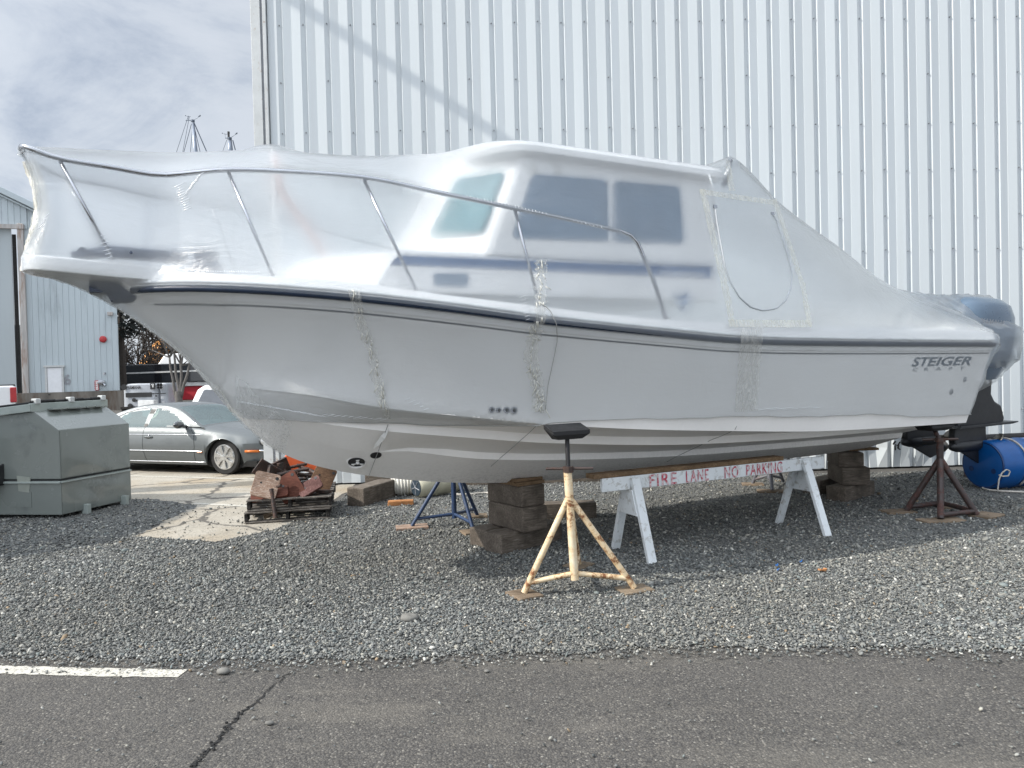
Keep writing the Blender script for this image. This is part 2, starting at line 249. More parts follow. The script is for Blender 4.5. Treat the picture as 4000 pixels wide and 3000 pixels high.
MAT = dict(
    gel=M('gelcoat', (.84, .825, .80), .28, var=.05, vs=1.5, coat=.2, stain=(.55, .53, .48), stain_amt=.05, ss=2),
    bottom=M('bottom_gelcoat', (.85, .83, .80), .38, var=.05, vs=1.5, fine=.03, grime=.55),
    deckw=M('deck_gelcoat', (.74, .73, .70), .4, var=.05), navy=M('navy_rubber', (.010, .022, .048), .4, var=.2, vs=8), navystripe=M('navy_vinyl', (.004, .075, .215), .3, var=.1),
    pin=M('grey_pinstripe', (.06, .065, .08), .4), steel=M('stainless_steel', (.40, .41, .43), .2, 1, var=.06), glassd=M('dark_cabin_glass', (.125, .195, .275), .15, var=.3, vs=1.2, coat=.2), teal=M('teal_cabin_glass', (.05, .17, .20), .35, var=.3, vs=2, spec=.25),
    black=M('black_plastic', (.012, .012, .013), .55), engine=M('engine_grey', (.065, .105, .155), .3, var=.1, coat=.5), prop=M('propeller_bronze', (.22, .20, .17), .35, .8), blackpaint=M('worn_black_paint', (.014, .015, .018), .42, var=.3),
    interior=M('cabin_lining', (.35, .35, .34), .8), film=film_material(), tape=tape_material('yellowed_tape', (.82, .80, .68), .34), tapec=tape_material('clear_wrinkled_tape', (.78, .78, .73), .29), cord=M('strap_cord', (.36, .36, .35), .8), white=M('white_plastic', (.8, .8, .78), .5),
    grey=M('grey_plastic', (.28, .29, .31), .5), letter=M('grey_blue_letters', (.085, .115, .15), .45), post=M('pinkish_post', (.62, .46, .42), .8), smudge=M('dark_deck_gear', (.06, .075, .11), .7),
    wallw=M('white_wall_steel', (.52, .555, .57), .42, var=.05, vs=2.2, stain=(.50, .53, .54), stain_amt=.22, ss=3.0, stretch=(1, 1, .05)), trimw=M('rusted_white_trim', (.50, .515, .51), .5, var=.1, stain=(.33, .27, .22), stain_amt=.10, ss=13), screw=M('screw_heads', (.26, .27, .28), .5, .5), dark=M('dark_gap', (.01, .01, .01), .9),
    sidg=M('grey_siding', (.45, .505, .53), .5, var=.07, vs=.5, stain=(.33, .37, .39), stain_amt=.2, ss=.6, stretch=(1, 1, .2)), doorp=M('grey_sliding_door', (.38, .42, .435), .6, var=.18, vs=.4, stretch=(1, 1, .12)), doorw=M('white_door', (.72, .73, .75), .5, var=.06), rustwood=M('weathered_post', (.44, .42, .40), .8, var=.25, vs=2, stain=(.27, .19, .15), stain_amt=.3, ss=2, stretch=(2, 2, .25)), base=M('stained_concrete_base', (.17, .155, .135), .9, var=.4, vs=1.5, stretch=(1.5, 1.5, .3), stain=(.10, .07, .05), stain_amt=.35, ss=1.2),
    red=M('red_plastic', (.42, .03, .035), .4), bin=M('grey_green_bin_paint', (.185, .205, .19), .26, var=.06, vs=1.2, stain=(.12, .135, .13), stain_amt=.22, ss=1.6, coat=.8), binlight=M('bin_rim_paint', (.33, .37, .345), .4, var=.15), bindark=M('bin_shadow_gap', (.02, .022, .022), .9), binsun=M('bin_painted_sun', (.30, .32, .28), .5, var=.2),
    sandp=M_rusty('cream_paint_rusting', (.72, .64, .48), .52, (.15, .06, .025), halo_col=(.60, .36, .13)), brownp=M_rusty('dark_brown_rust', (.030, .020, .018), .55, (.06, .03, .025)), bluep=M_rusty('blue_paint', (.018, .045, .11), .30, (.04, .03, .028)), greyp=M_rusty('grey_steel_paint', (.11, .125, .145), .25), threadp=M('oily_thread_rod', (.012, .011, .012), .45, .3), padrust=M_rusty('rusted_collar', (.04, .026, .022), .6, (.05, .024, .016)),
    wpaint=M('chipped_white_paint', (.66, .69, .70), .55, var=.10, vs=3, stain=(.36, .35, .32), stain_amt=.24, ss=16, bump=.2, bs=30), redst=M('red_stencil_paint', (.42, .035, .07), .7, var=.3, vs=20, stain=(.66, .60, .60), stain_amt=.50, ss=26),
    timber=M_wood('weathered_timber', (.135, .112, .09), (.24, .21, .18)), timberd=M_wood('dark_oily_timber', (.125, .104, .084), (.215, .182, .15)), timbery=M_wood('brown_plank', (.17, .11, .062), (.27, .19, .12)), ply=M_wood('plywood_pad', (.22, .165, .115), (.34, .27, .20)), plyg=M_wood('greyed_plywood_pad', (.22, .17, .12), (.36, .29, .21)), pallet=M_wood('grey_pallet_wood', (.13, .115, .10), (.33, .30, .265)), palletd=M_wood('dark_pallet_wood', (.035, .032, .03), (.075, .07, .064)), orangew=M_wood('split_orange_wood', (.42, .19, .075), (.58, .31, .15)),
    padw=M_wood('worn_pale_pad', (.33, .22, .16), (.55, .47, .40)), padr=M_wood('red_brown_pad', (.12, .042, .028), (.19, .075, .05), dark=.6), padpk=M_wood('wine_red_pad', (.13, .06, .053), (.26, .16, .145), axis=1), pado=M_wood('brown_orange_pad', (.15, .085, .05), (.24, .145, .085)), pipe=M_rusty('dark_rusty_pipe', (.03, .022, .019), .6, (.06, .033, .024)), orange=M('orange_plastic', (.75, .13, .035), .5),
    buoyw=M('cream_fender', (.62, .60, .54), .5, var=.1), fendb=M('beige_fender', (.48, .46, .35), .55, var=.2, vs=4), fendcap=M('dark_fender_cap', (.03, .045, .06), .4), barrel=M('blue_barrel', (.0, .075, .27), .35, var=.12), barreld=M('blue_barrel_lid', (.002, .03, .12), .4), rope=M('pale_rope', (.5, .47, .42), .9), stone=stone_material(),
    carp=M('grey_metallic_paint', (.125, .138, .142), .48, .35, var=.04, coat=.3), chrome=M('chrome_trim', (.75, .76, .78), .1, 1), carglass=glass_material('teal_car_glass', (.55, .80, .78), .03, .25), tyre=M('tyre_rubber', (.012, .012, .012), .75), alloy=M('alloy_wheel', (.62, .62, .61), .28, .85), carin=M('car_interior', (.05, .055, .06), .8), amber=M('amber_lens', (.62, .16, .02), .3), lamp=M('headlamp_glass', (.55, .56, .56), .1, .3, coat=1), wellk=M('wheel_well', (.006, .006, .006), .9), mirror=M('dark_mirror_cap', (.05, .055, .06), .2, .4, coat=1),
    wcar=M('white_car_paint', (.78, .79, .80), .25, coat=1, var=.03), tint=M('tinted_window', (.09, .10, .115), .12, coat=.6), redhull=M('red_bottom_paint', (.45, .018, .03), .55, var=.12, vs=1), blackhull=M('black_topsides', (.010, .011, .014), .2, coat=1), hullw=M('white_boot_stripe', (.7, .7, .68), .4), crate=M('grey_engine_cowling', (.42, .44, .47), .25, var=.3, vs=1.3, coat=.5), bark=M('shrub_bark', (.045, .036, .03), .9), barkg=M('grey_bark', (.13, .12, .11), .9, var=.3), leafd=M('evergreen_needles', (.014, .019, .017), .8, var=.4), orangec=M('orange_tarp', (.72, .30, .05), .6, var=.25, vs=2),
    mast=M('pale_mast_aluminium', (.25, .28, .33), .35, .5), rig=M('rigging_wire', (.10, .12, .15), .5, .5), wrapw=M('white_opaque_wrap', (.75, .76, .78), .4, var=.05, bump=.3, bs=8, bd=.03), spar=M('varnished_spar', (.3, .22, .14), .5), litb=M('blue_scrap', (.02, .16, .5), .5))

# ---------------------------------------------------------------- camera, sky, sun
cd = bpy.data.cameras.new('camera'); co = bpy.data.objects.new('camera', cd); COL.objects.link(co); SC.camera = co
cd.sensor_width = 36; cd.sensor_fit = 'HORIZONTAL'; cd.lens = 36*FPX/4000; cd.clip_end = 2000; cd.clip_start = .05
co.matrix_world = Matrix(((RT[0], UPC[0], -FW[0], 0), (RT[1], UPC[1], -FW[1], 0), (RT[2], UPC[2], -FW[2], HC), (0, 0, 0, 1)))
W = bpy.data.worlds.new('World'); SC.world = W; W.use_nodes = True; nt = W.node_tree; nt.nodes.clear(); k = NT(nt)
wo = nt.nodes.new('ShaderNodeOutputWorld'); sky = k.n('TexSky'); sky.sky_type = 'NISHITA'; sky.sun_disc = False; sky.sun_elevation = SUN_EL; sky.sun_rotation = math.atan2(-SUNL[0], -SUNL[1]); sky.dust_density = 2
tc = k.n('TexCoord'); sep = k.n('SeparateXYZ'); k.set(sep.inputs[0], tc.outputs['Generated']); zz = k.math('MAXIMUM', sep.outputs[2], .03); zz = k.math('ADD', zz, .22)
cx = k.n('CombineXYZ'); k.set(cx.inputs[0], k.math('DIVIDE', sep.outputs[0], zz)); k.set(cx.inputs[1], k.math('DIVIDE', sep.outputs[1], zz)); cx.inputs[2].default_value = 3.7
n1 = k.noise(cx.outputs[0], 1.9, 9, .64, .6); n2 = k.noise(cx.outputs[0], 5.0, 8, .62, .4)
cl = k.math('ADD', k.math('MULTIPLY', n1, .72), k.math('MULTIPLY', n2, .28))
cloud = k.ramp(cl, [(.35, (.44, .50, .60)), (.43, (.58, .635, .72)), (.49, (.67, .72, .79)), (.56, (.72, .765, .83)), (.68, (.73, .775, .84)), (.8, (.64, .70, .78))])
b1 = k.n('Background', Color=sky.outputs[0], Strength=.02); b2 = k.n('Background', Color=cloud); vd = k.n('VectorMath', operation='DOT_PRODUCT'); k.set(vd.inputs[0], tc.outputs['Generated']); vd.inputs[1].default_value = tuple(-SUNL)
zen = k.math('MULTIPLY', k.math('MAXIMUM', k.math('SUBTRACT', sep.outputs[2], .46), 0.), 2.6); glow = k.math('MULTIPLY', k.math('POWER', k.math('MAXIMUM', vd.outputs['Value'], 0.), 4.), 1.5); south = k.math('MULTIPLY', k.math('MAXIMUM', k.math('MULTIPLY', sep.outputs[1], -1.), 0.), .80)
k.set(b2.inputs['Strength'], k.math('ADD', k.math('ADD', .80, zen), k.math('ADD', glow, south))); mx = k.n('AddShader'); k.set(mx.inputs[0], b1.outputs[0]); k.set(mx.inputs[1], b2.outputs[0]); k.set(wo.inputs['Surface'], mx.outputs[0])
ld = bpy.data.lights.new('sun', 'SUN'); lo = bpy.data.objects.new('sun', ld); COL.objects.link(lo); ld.energy = 4.6; ld.angle = rad(.7); ld.color = (1, .95, .87)
lo.rotation_euler = Vector(tuple(SUNL)).to_track_quat('-Z', 'Y').to_euler(); lo.location = (-20, -6, 20)
SC.view_settings.view_transform = 'Standard'; SC.view_settings.look = 'None'; SC.view_settings.exposure = .12; SC.view_settings.gamma = 1
SC.render.engine = 'CYCLES'; SC.cycles.max_bounces = 14; SC.cycles.transparent_max_bounces = 16; SC.cycles.transmission_bounces = 10; SC.cycles.use_denoising = True; SC.cycles.sample_clamp_indirect = 6
try: SC.cycles.denoiser = 'OPENIMAGEDENOISE'
except Exception: pass
# ---------------------------------------------------------------- ground
def sheet(name, pts, z, mat, kind='structure'):
    return setting(build(MB().poly([(p[0], p[1], z) for p in pts]), name, mat), kind)
def ragged(pts, step=.12, amp=.03, keep=()):
    out = []
    for i in range(len(pts)):
        a = np.array(pts[i], float); b = np.array(pts[(i+1) % len(pts)], float); L = np.linalg.norm(b-a)
        if i in keep: out.append(a); continue
        n = max(1, int(L/step)); nn = np.array([-(b-a)[1], (b-a)[0]])/max(L, 1e-6)
        for q in range(n): out.append(a+(b-a)*q/n+nn*random.gauss(0, amp)*(q > 0))
    return out
sheet('asphalt_ground', [(-400, -60), (400, -60), (400, 700), (-400, 700)], 0, asphalt_material())
CONC = concrete_material()
sheet('concrete_apron', ragged([(-4.30, 8.30), (-3.2, 7.92), (-2.75, 8.5), (-2.5, 9.6), (-2.55, 11.7), (-2.6, 16.2), (-14, 19.5), (-14, 10.9), (-5.4, 10.9), (-4.4, 10.25)], .25, .035, (4, 5, 6, 7)), .004, CONC)
gfront = [(x, 4.66-.028*(x+3.3)+.06*math.sin(x*1.3)) for x in np.arange(-9.0, 12.01, .5)]
GRAV = [(-14, 4.9)]+gfront+[(13, 11.78), (-2.4, 11.74), (-2.52, 9.6), (-2.75, 8.5), (-3.2, 7.92), (-4.30, 8.30), (-4.4, 10.25), (-5.4, 10.9), (-14, 10.9)]
sheet('gravel_yard', ragged(GRAV, .07, .035, (len(gfront), len(gfront)+1, len(gfront)+2)), .0058, gravel_material())
# loose stones of the gravel: one countless mass
def in_poly(x, y, poly):
    c = np.zeros(len(x), bool); j = len(poly)-1
    for i in range(len(poly)):
        xi, yi = poly[i]; xj, yj = poly[j]; t = ((yi > y) != (yj > y)) & (x < (xj-xi)*(y-yi)/((yj-yi) if yj != yi else 1e-9)+xi); c ^= t; j = i
    return c
def stones():
    X, Y, Z_, SZ = [], [], [], []
    for y0, y1, dens, s0 in ((4.4, 5.6, 5000, .0064), (5.6, 7.2, 3500, .0072), (7.2, 9.2, 1350, .0080), (9.2, 11.7, 420, .0092)):
        hw = .72*y1+1.6; n = int((y1-y0)*2*hw*dens); y = RNG.uniform(y0, y1, n); x = RNG.uniform(-1, 1, n)*hw; pf = .5+.5*np.sin(x*.9+1.7*np.sin(y*.8))*np.sin(y*1.3+.9*np.sin(x*1.7)); rut = np.exp(-((y-.30*x-6.3)/.16)**2)+np.exp(-((y-.30*x-7.75)/.16)**2)
        k_ = (np.abs(x) < .72*y+1.7) & in_poly(x, y, GRAV) & (RNG.random(n) > .30*(pf < .22)+.22*np.minimum(rut, 1)) & ((np.abs(x) < .72*y+.1) | (RNG.random(n) < .6)); X.append(x[k_]); Y.append(y[k_]); SZ.append(s0*np.exp(RNG.normal(0, .34, k_.sum())))
    # a thin spill of stones over the asphalt edge and concrete
    n = 2000; x = RNG.uniform(-3.6, 3.6, n); y = 4.66-.028*(x+3.3)+.06*np.sin(x*1.3)-np.abs(RNG.normal(0, .10, n)); X.append(x); Y.append(y); SZ.append(.0070*np.exp(RNG.normal(0, .3, n)))
    n = 160; x = RNG.uniform(-4.3, -2.8, n); y = RNG.uniform(8.0, 10.2, n); X.append(x); Y.append(y); SZ.append(.010*np.exp(RNG.normal(0, .3, n)))
    n = 260; x = RNG.uniform(-2.6, 3.2, n); y = RNG.uniform(3.2, 4.6, n); X.append(x); Y.append(y); SZ.append(.006*np.exp(RNG.normal(0, .3, n)))
    X, Y, SZ = map(np.concatenate, (X, Y, SZ)); N = len(X)
    bm = bmesh.new(); bmesh.ops.create_icosphere(bm, subdivisions=1, radius=1); V = np.array([tuple(v.co) for v in bm.verts]); F = np.array([[v.index for v in f.verts] for f in bm.faces]); bm.free()
    nv, nf = len(V), len(F); sc = np.stack([RNG.uniform(.85, 1.7, N), RNG.uniform(.7, 1.15, N), RNG.uniform(.42, .8, N)], 1)*SZ[:, None]
    th = RNG.uniform(0, 2*PI, N); tx = RNG.normal(0, .35, N); ty = RNG.normal(0, .35, N); P = V[None]*sc[:, None]*(1+RNG.normal(0, .13, (N, nv, 1)))
    P[..., 2] += P[..., 0]*tx[:, None]+P[..., 1]*ty[:, None]; c, s = np.cos(th)[:, None], np.sin(th)[:, None]; x = P[..., 0]*c-P[..., 1]*s; y = P[..., 0]*s+P[..., 1]*c
    z = P[..., 2]+.009+SZ[:, None]*RNG.uniform(.0, .75, (N, 1)); P = np.stack([x+X[:, None], y+Y[:, None], z], -1).reshape(-1, 3)
    FF = (F[None]+(np.arange(N)*nv)[:, None, None]).reshape(-1)
    me = bpy.data.meshes.new('gravel_stones'); me.vertices.add(N*nv); me.vertices.foreach_set('co', P.astype(np.float32).ravel()); me.loops.add(N*nf*3); me.loops.foreach_set('vertex_index', FF.astype(np.int32)); me.polygons.add(N*nf); me.polygons.foreach_set('loop_start', np.arange(0, N*nf*3, 3, dtype=np.int32)); me.update(calc_edges=True)
    g = RNG.random(N); pal = np.array([(.085, .09, .09), (.145, .15, .15), (.20, .205, .20), (.27, .27, .255), (.34, .33, .295), (.54, .53, .50), (.27, .20, .13), (.17, .195, .195)]); idx = np.searchsorted(np.cumsum([.18, .26, .23, .15, .085, .028, .007, .06]), g).clip(0, 7)
    dirt = (.5+.5*np.sin(X*1.3+1.1*np.sin(Y*1.9))*np.sin(Y*1.6+.7*np.sin(X*2.3)))[:, None]; colr = pal[idx]*(1-.13*dirt*np.array([.8, 1., 1.25]))*np.array([1.0, 1.01, .985])*RNG.uniform(.75, 1.25, (N, 1)); a = me.color_attributes.new('Col', 'FLOAT_COLOR', 'POINT'); a.data.foreach_set('color', np.repeat(np.concatenate([colr, np.ones((N, 1))], 1), nv, 0).astype(np.float32).ravel())
    me.materials.append(MAT['stone']); o = bpy.data.objects.new('loose_gravel', me); COL.objects.link(o); setting(o, 'stuff')
stones()
PL = paint_line_material()
def band(name, pts, w, z, mat, amp=.0):
    L, R = [], []
    for i, p in enumerate(pts):
        p = np.array(p, float); d = np.array(pts[min(i+1, len(pts)-1)], float)-np.array(pts[max(i-1, 0)], float); d /= np.linalg.norm(d); q = np.array([-d[1], d[0]]); ww = w[i] if hasattr(w, '__len__') else w
        L.append((*(p+q*(ww/2+random.gauss(0, amp))), z)); R.append((*(p-q*(ww/2+random.gauss(0, amp))), z))
    return setting(build(MB().grid([L, R]), name, mat))
def lines2(a, b, n=2, bow=0): return [lerp(a, b, t)+np.array([0, bow*math.sin(PI*t)]) for t in np.linspace(0, 1, n)]
band('painted_line', lines2((-4.4, 4.72), (-2.0, 4.385), 60, -.035), .115, .004, PL, .005)
band('painted_line', lines2((-11, 14.9), (-3.9, 12.55)), .11, .008, PL)
band('painted_line', lines2((-4.5, 10.40), (-2.9, 9.75)), .09, .008, PL)
band('painted_line', lines2((-24, 29), (-13, 26.5)), .13, .004, PL); band('painted_line', lines2((-15, 22), (-8.5, 20.2)), .13, .004, PL)
ck = [gnd(x, y)[:2] for x, y in ((412, 1668), (440, 1630), (455, 1620), (470, 1603), (482, 1585), (497, 1570), (520, 1545), (548, 1522), (575, 1498), (600, 1476), (618, 1460), (640, 1448))]
ck = [p+RNG.normal(0, .012, 2) for p in polyline(ck, 70)]; band('asphalt_crack', ck, [.017*(1-.6*i/70)*random.uniform(.5, 1.5) for i in range(70)], .0045, MAT['dark'])
m2 = MB()
for i, p in enumerate(ck[:40:2]):
    m2.lathe((p[0]+random.gauss(0, .01), p[1]+random.gauss(0, .01), .0), (0, 0, 1), [(.002, 0), (.009, .003), (.007, .009), (.001, .011)], 6)
setting(build(m2, 'crack_crumbs', MAT['stone']), 'stuff')

# ---------------------------------------------------------------- white warehouse
def WY(X): return 11.86+.030*(X+2.45)
wh = thing('warehouse', (-4.2, WY(-4.2), 0), 'big white warehouse with vertical ribbed steel cladding behind the wrapped boat', 'warehouse')
XL, XR, HW = -4.02, 13.0, 11.5
prof = []; x = XL+.30; i = 0
while x < XR:
    prof += [(x, -.002), (x+.146, .012), (x+.212, -.026), (x+.218, -.026), (x+.238, .009), (x+.371, -.008)]; x += .372
prof.append((x, -.008)); zs_ = [.03, .35, .55, .8, 1.2]+list(np.linspace(2, HW, 8)); rows = []
for z in zs_:
    r = []
    for (px_, d) in prof:
        w = 0.
        if z < 1.25 and 3.4 < px_ < 7.5: w = math.exp(-((z-.55)/.35)**2)*(.06*math.sin(px_*5.1)+.05*math.sin(px_*11.3+1))*(1 if z > .05 else .4)
        r.append((px_, WY(px_)-d*1.0-w, z))
    rows.append(r)
mw = MB().grid(rows); build(mw, 'ribbed_wall', MAT['wallw'], wh)
m = MB(); scr = []
for n_, zf in ((0, .9), (0, 2.2), (0, 3.55), (0, 4.85), (1, 4.1), (0, 5.6), (1, 6.4), (0, 7.3), (1, 8.4)):
    for j, px_ in enumerate(np.arange(XL+.30+.203, XR, .372)):
        if n_ and j % 2: continue
        scr.append((px_-.018, WY(px_)+.0, zf+.012*((j*7) % 3)))
vis = lambda p: (lambda d: abs(d@RT/(d@FW)) < .70 and abs(d@UPC/(d@FW)) < .53)(np.array(p)-CAM)
scr.sort(key=lambda p: (not (vis(p) and p[2] > 3.0), abs(p[0])+.2*p[2])); s1_ = build(MB().lathe((0, 0, 0), (0, -1, 0), [(.010, -.01), (.010, .012), (.006, .018)], 6), 'screw', MAT['screw'])
for i_, p in enumerate(scr[:100]):
    o = s1_ if i_ == 0 else s1_.copy()
    if i_: COL.objects.link(o)
    o.parent = wh; o.location = tuple(np.array(p)-np.array(wh.location))
for p in scr[100:]: m.lathe(p, (0, -1, 0), [(.010, -.01), (.010, .012), (.006, .018)], 6)
setting(build(m, 'fasteners', MAT['screw'], wh), 'stuff')
m = MB().frame((XL+.125, WY(XL)-.01, HW/2+.05), (.15, 0, 0), (0, .06, 0), (0, 0, HW-.1)); m.frame((XL+.262, WY(XL)-.012, HW/2+.05), (.055, 0, 0), (0, .04, 0), (0, 0, HW-.1)); build(m, 'corner_trim', MAT['trimw'], wh, bevel=.006)
m = MB().frame((XL+.218, WY(XL)+.01, HW/2+.05), (.032, 0, 0), (0, .04, 0), (0, 0, HW-.1)); build(m, 'trim_gap', MAT['grey'], wh)
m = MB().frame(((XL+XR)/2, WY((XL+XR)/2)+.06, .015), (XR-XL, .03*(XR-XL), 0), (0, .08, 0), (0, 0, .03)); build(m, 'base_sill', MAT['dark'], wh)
m = MB().prism([(XL+.02, WY(XL)+.05, 0), (XR, WY(XR)+.08, 0), (XR, 40, 0), (XL+.02, 40, 0)], (0, 0, HW-.3)); build(m, 'building_shell', MAT['wallw'], wh)
m = MB().poly([(XL, WY(XL)-.3, HW), (XR, WY(XR)-.3, HW), (XR, 26, HW+2.6), (XL, 26, HW+2.6)]); build(m, 'roof', MAT['grey'], wh)
# scraped black marks and torn sheet edges low on the wall
m = MB()
for cx_, cz_ in ((4.62, .42), (5.02, .4), (4.45, .2), (-2.1, .33), (-1.9, .35), (-1.72, .31), (4.2, .14), (6.2, .4)):
    for q in range(7):
        a = random.uniform(0, 6.3); L = random.uniform(.02, .10); c0 = np.array([cx_+random.gauss(0, .03), WY(cx_)-.095, cz_+random.gauss(0, .03)]); m.beam(c0, c0+np.array([math.cos(a)*L, 0, math.sin(a)*L]), .012, .02)
build(m, 'torn_marks', MAT['black'], wh)

# ---------------------------------------------------------------- left: grey storage shed
A2 = np.array([-37.5, 41.0, 0]); B2 = gnd(262, 876.)*0+np.array([-23.9, 45.0, 0]); dW = (B2-A2)/np.linalg.norm(B2-A2); nW = np.array([dW[1], -dW[0], 0])
def onW(x, y, off=0): return onplane(x, y, A2+nW*off, nW)
shed = thing('storage_shed', A2, 'tall grey metal storage shed with a white door and sloping roof edge', 'shed')
tl = onW(-60, 386); tk = onW(78, 452); tr_ = onW(262, 545); br = onW(259, 839); bl = onW(62, 852)
def top_at(s):   # roof edge height along the wall
    p0 = np.dot(tl-A2, dW); p1 = np.dot(tk-A2, dW); return tl[2]+(tk[2]-tl[2])*(s-p0)/(p1-p0)
s0 = np.dot(onW(58, 700)-A2, dW); s1 = np.dot(onW(259, 800)-A2, dW); zb = onW(160, 846)[2]
rows_b, rows_t = [], []; s = s0
P = lambda s_, z_, o: A2+dW*s_+nW*o+np.array([0, 0, z_])
while s < s1:
    for ds, o in ((0, 0), (.24, 0), (.26, .035), (.30, .035), (.32, 0)):
        if s+ds <= s1: rows_b.append(P(s+ds, zb, o)); rows_t.append(P(s+ds, max(top_at(s+ds), zb+3), o))
    s += .32
build(MB().grid([rows_b, rows_t]), 'siding_wall', MAT['sidg'], shed)
sdoor = np.dot(onW(40, 700)-A2, dW); sl = np.dot(onW(-70, 700)-A2, dW); zh = onW(20, 494)[2]; m = MB()
rows_b, rows_t = [], []; s = sl
while s < s0:
    for ds, o in ((0, .05), (.24, .05), (.26, .085), (.30, .085), (.32, .05)): rows_b.append(P(s+ds, zh, o)); rows_t.append(P(s+ds, top_at(s+ds), o))
    s += .32
build(MB().grid([rows_b, rows_t]), 'upper_siding', MAT['sidg'], shed)
m = MB().frame(P((sl+sdoor)/2-.1, zh/2+.05, -.15), dW*(sdoor-sl-.3), nW*.08, (0, 0, zh+.2)); dr = build(m, 'sliding_door', MAT['doorp'], shed)
m = MB().frame(P((sl+sdoor)/2, zh+.1, .14), dW*(sdoor-sl+1), nW*.2, (0, 0, .25)); build(m, 'door_header', MAT['rustwood'], shed)
m = MB().frame(P(sdoor-.12, zh/2-.2, -.16), dW*.20, nW*.06, (0, 0, zh-.2)); build(m, 'door_gap', MAT['dark'], shed)
m = MB().frame(P((sdoor+s0)/2+.08, (zb+zh)/2+.1, .06), dW*(s0-sdoor-.1), nW*.22, (0, 0, zh-zb+.4)); build(m, 'rusty_post', MAT['rustwood'], shed, bevel=.03)
m = MB().frame(P((s0+s1)/2-.3, zb/2, .03), dW*(s1-s0+.9), nW*.3, (0, 0, zb-.01)); build(m, 'concrete_base', MAT['base'], shed)
e0, e1 = P(sl, top_at(sl)+.12, .2), P(s1, top_at(s1)+.12, .2); m = MB().beam(e0, e1, .5, .34); m.beam(e0-np.array([0, 0, .3])+nW*.02, e1-np.array([0, 0, .3])+nW*.02, .12, .10); build(m, 'roof_edge', MAT['sidg'], shed, bevel=.03)
nU = P(s1, 0, 0)-CAM*np.array([1, 1, 0]); nU /= np.linalg.norm(nU); nU = nU+np.array([-nU[1], nU[0], 0])*.30
m = MB().prism([P(sl, 0, -.4), P(s1-.03, 0, -.06), P(s1-.03, 0, -.06)+nU*9, P(sl, 0, -9)], (0, 0, 5.2)); build(m, 'side_wall', MAT['sidg'], shed)
# the personnel door, number, sign, bell, hose coupling and lamp
q = lambda x, y, o=.05: onW(x, y, o)
d0, d1 = q(102, 794), q(133, 795); zt = (d0[2]+d1[2])/2; db = .05; c = (d0+d1)/2; wD = np.linalg.norm(d1-d0)
m = MB().frame((c[0], c[1], (zt+db)/2), dW*wD, nW*.10, (0, 0, zt-db)); od = build(m, 'white_door', MAT['doorw'], shed, bevel=.01)
m = MB().box((c+dW*-wD*.4+nW*.1)[:2].tolist()+[1.05], (.16, .08, .06)); build(m, 'handle', MAT['black'], od)
m = MB()
for sgn in (-1, 1): m.frame((c+dW*sgn*(wD/2+.06))[:2].tolist()+[(zt+db)/2+.04], dW*.10, nW*.18, (0, 0, zt-db+.08))
m.frame((c[0], c[1], zt+.09), dW*(wD+.36), nW*.22, (0, 0, .12)); build(m, 'door_frame', MAT['trimw'], od)
def sign_text(txt, h, org, ex, ez, name, mat, parent, thick=.004, bold=.0, shear=0, spacing=1.0, fn=None):
    v, f = text_mb(txt, h, bold, shear, spacing); N_ = np.cross(ex, ez) if fn is None else None; pts = [fn(a[0], a[1]) if fn else np.array(org)+np.array(ex)*a[0]+np.array(ez)*a[1]+N_*(-thick) for a in v]
    mb = MB().add(pts, f); me = bpy.data.meshes.new(name); o0 = ORG.get(parent.name, (0, 0, 0)) if parent else (0, 0, 0); me.from_pydata([tuple(np.array(p)-np.array(o0)) for p in mb.v], [], mb.f); me.materials.append(mat); ob = bpy.data.objects.new(name, me); COL.objects.link(ob)
    if parent: ob.parent = parent; ORG[ob.name] = o0
    return ob
sign_text('6', .62, q(137.5, 831, .06), dW, (0, 0, 1), 'door_number', MAT['grey'], shed, .01, .02)
a_, b_ = q(205, 822, .06), q(214, 843, .06); c = (a_+b_)/2; m = MB().frame(c, dW*np.linalg.norm((b_-a_)[:2]), nW*.03, (0, 0, a_[2]-b_[2])); sg = build(m, 'parking_sign', MAT['red'], shed)
m = MB().frame(c+nW*.02, dW*(np.linalg.norm((b_-a_)[:2])-.07), nW*.02, (0, 0, a_[2]-b_[2]-.07)); build(m, 'sign_face', MAT['white'], sg)
for i_, t in enumerate(('NO', 'PARKING', 'FIRE', 'LANE')): sign_text(t, .075, np.array([c[0], c[1], c[2]+.15-.12*i_])-dW*.14+nW*.035, dW, (0, 0, 1), 'sign_lettering', MAT['red'], sg, .004, .01)
p_ = q(223, 733, .02); m = MB().lathe(p_, nW, [(.20, 0), (.20, .08), (.14, .13), (.14, .2), (.02, .22)], 20); build(m, 'alarm_bell', MAT['red'], shed, True, autos=40)
p_ = q(220, 826, .02); m = MB().lathe(p_, nW, [(.18, 0), (.17, .08), (.1, .1), (.1, .3), (.15, .3), (.15, .42), (.02, .44)], 18); m.tube([p_+nW*.2, p_+nW*.3+dW*.25-np.array([0, 0, .2])], .08, 10); build(m, 'hose_coupling', MAT['steel'], shed, True, autos=40)
p_ = q(239, 678, .02); m = MB().box(p_+nW*.1, (.3, .2, .22), math.atan2(dW[1], dW[0])); build(m, 'wall_lamp', MAT['rustwood'], shed, bevel=.03)
p_ = q(227, 806, .02); m = MB().tube([p_, p_+nW*.22, p_+nW*.22-np.array([0, 0, .1])], .05, 8); build(m, 'pipe_outlet', MAT['grey'], shed)
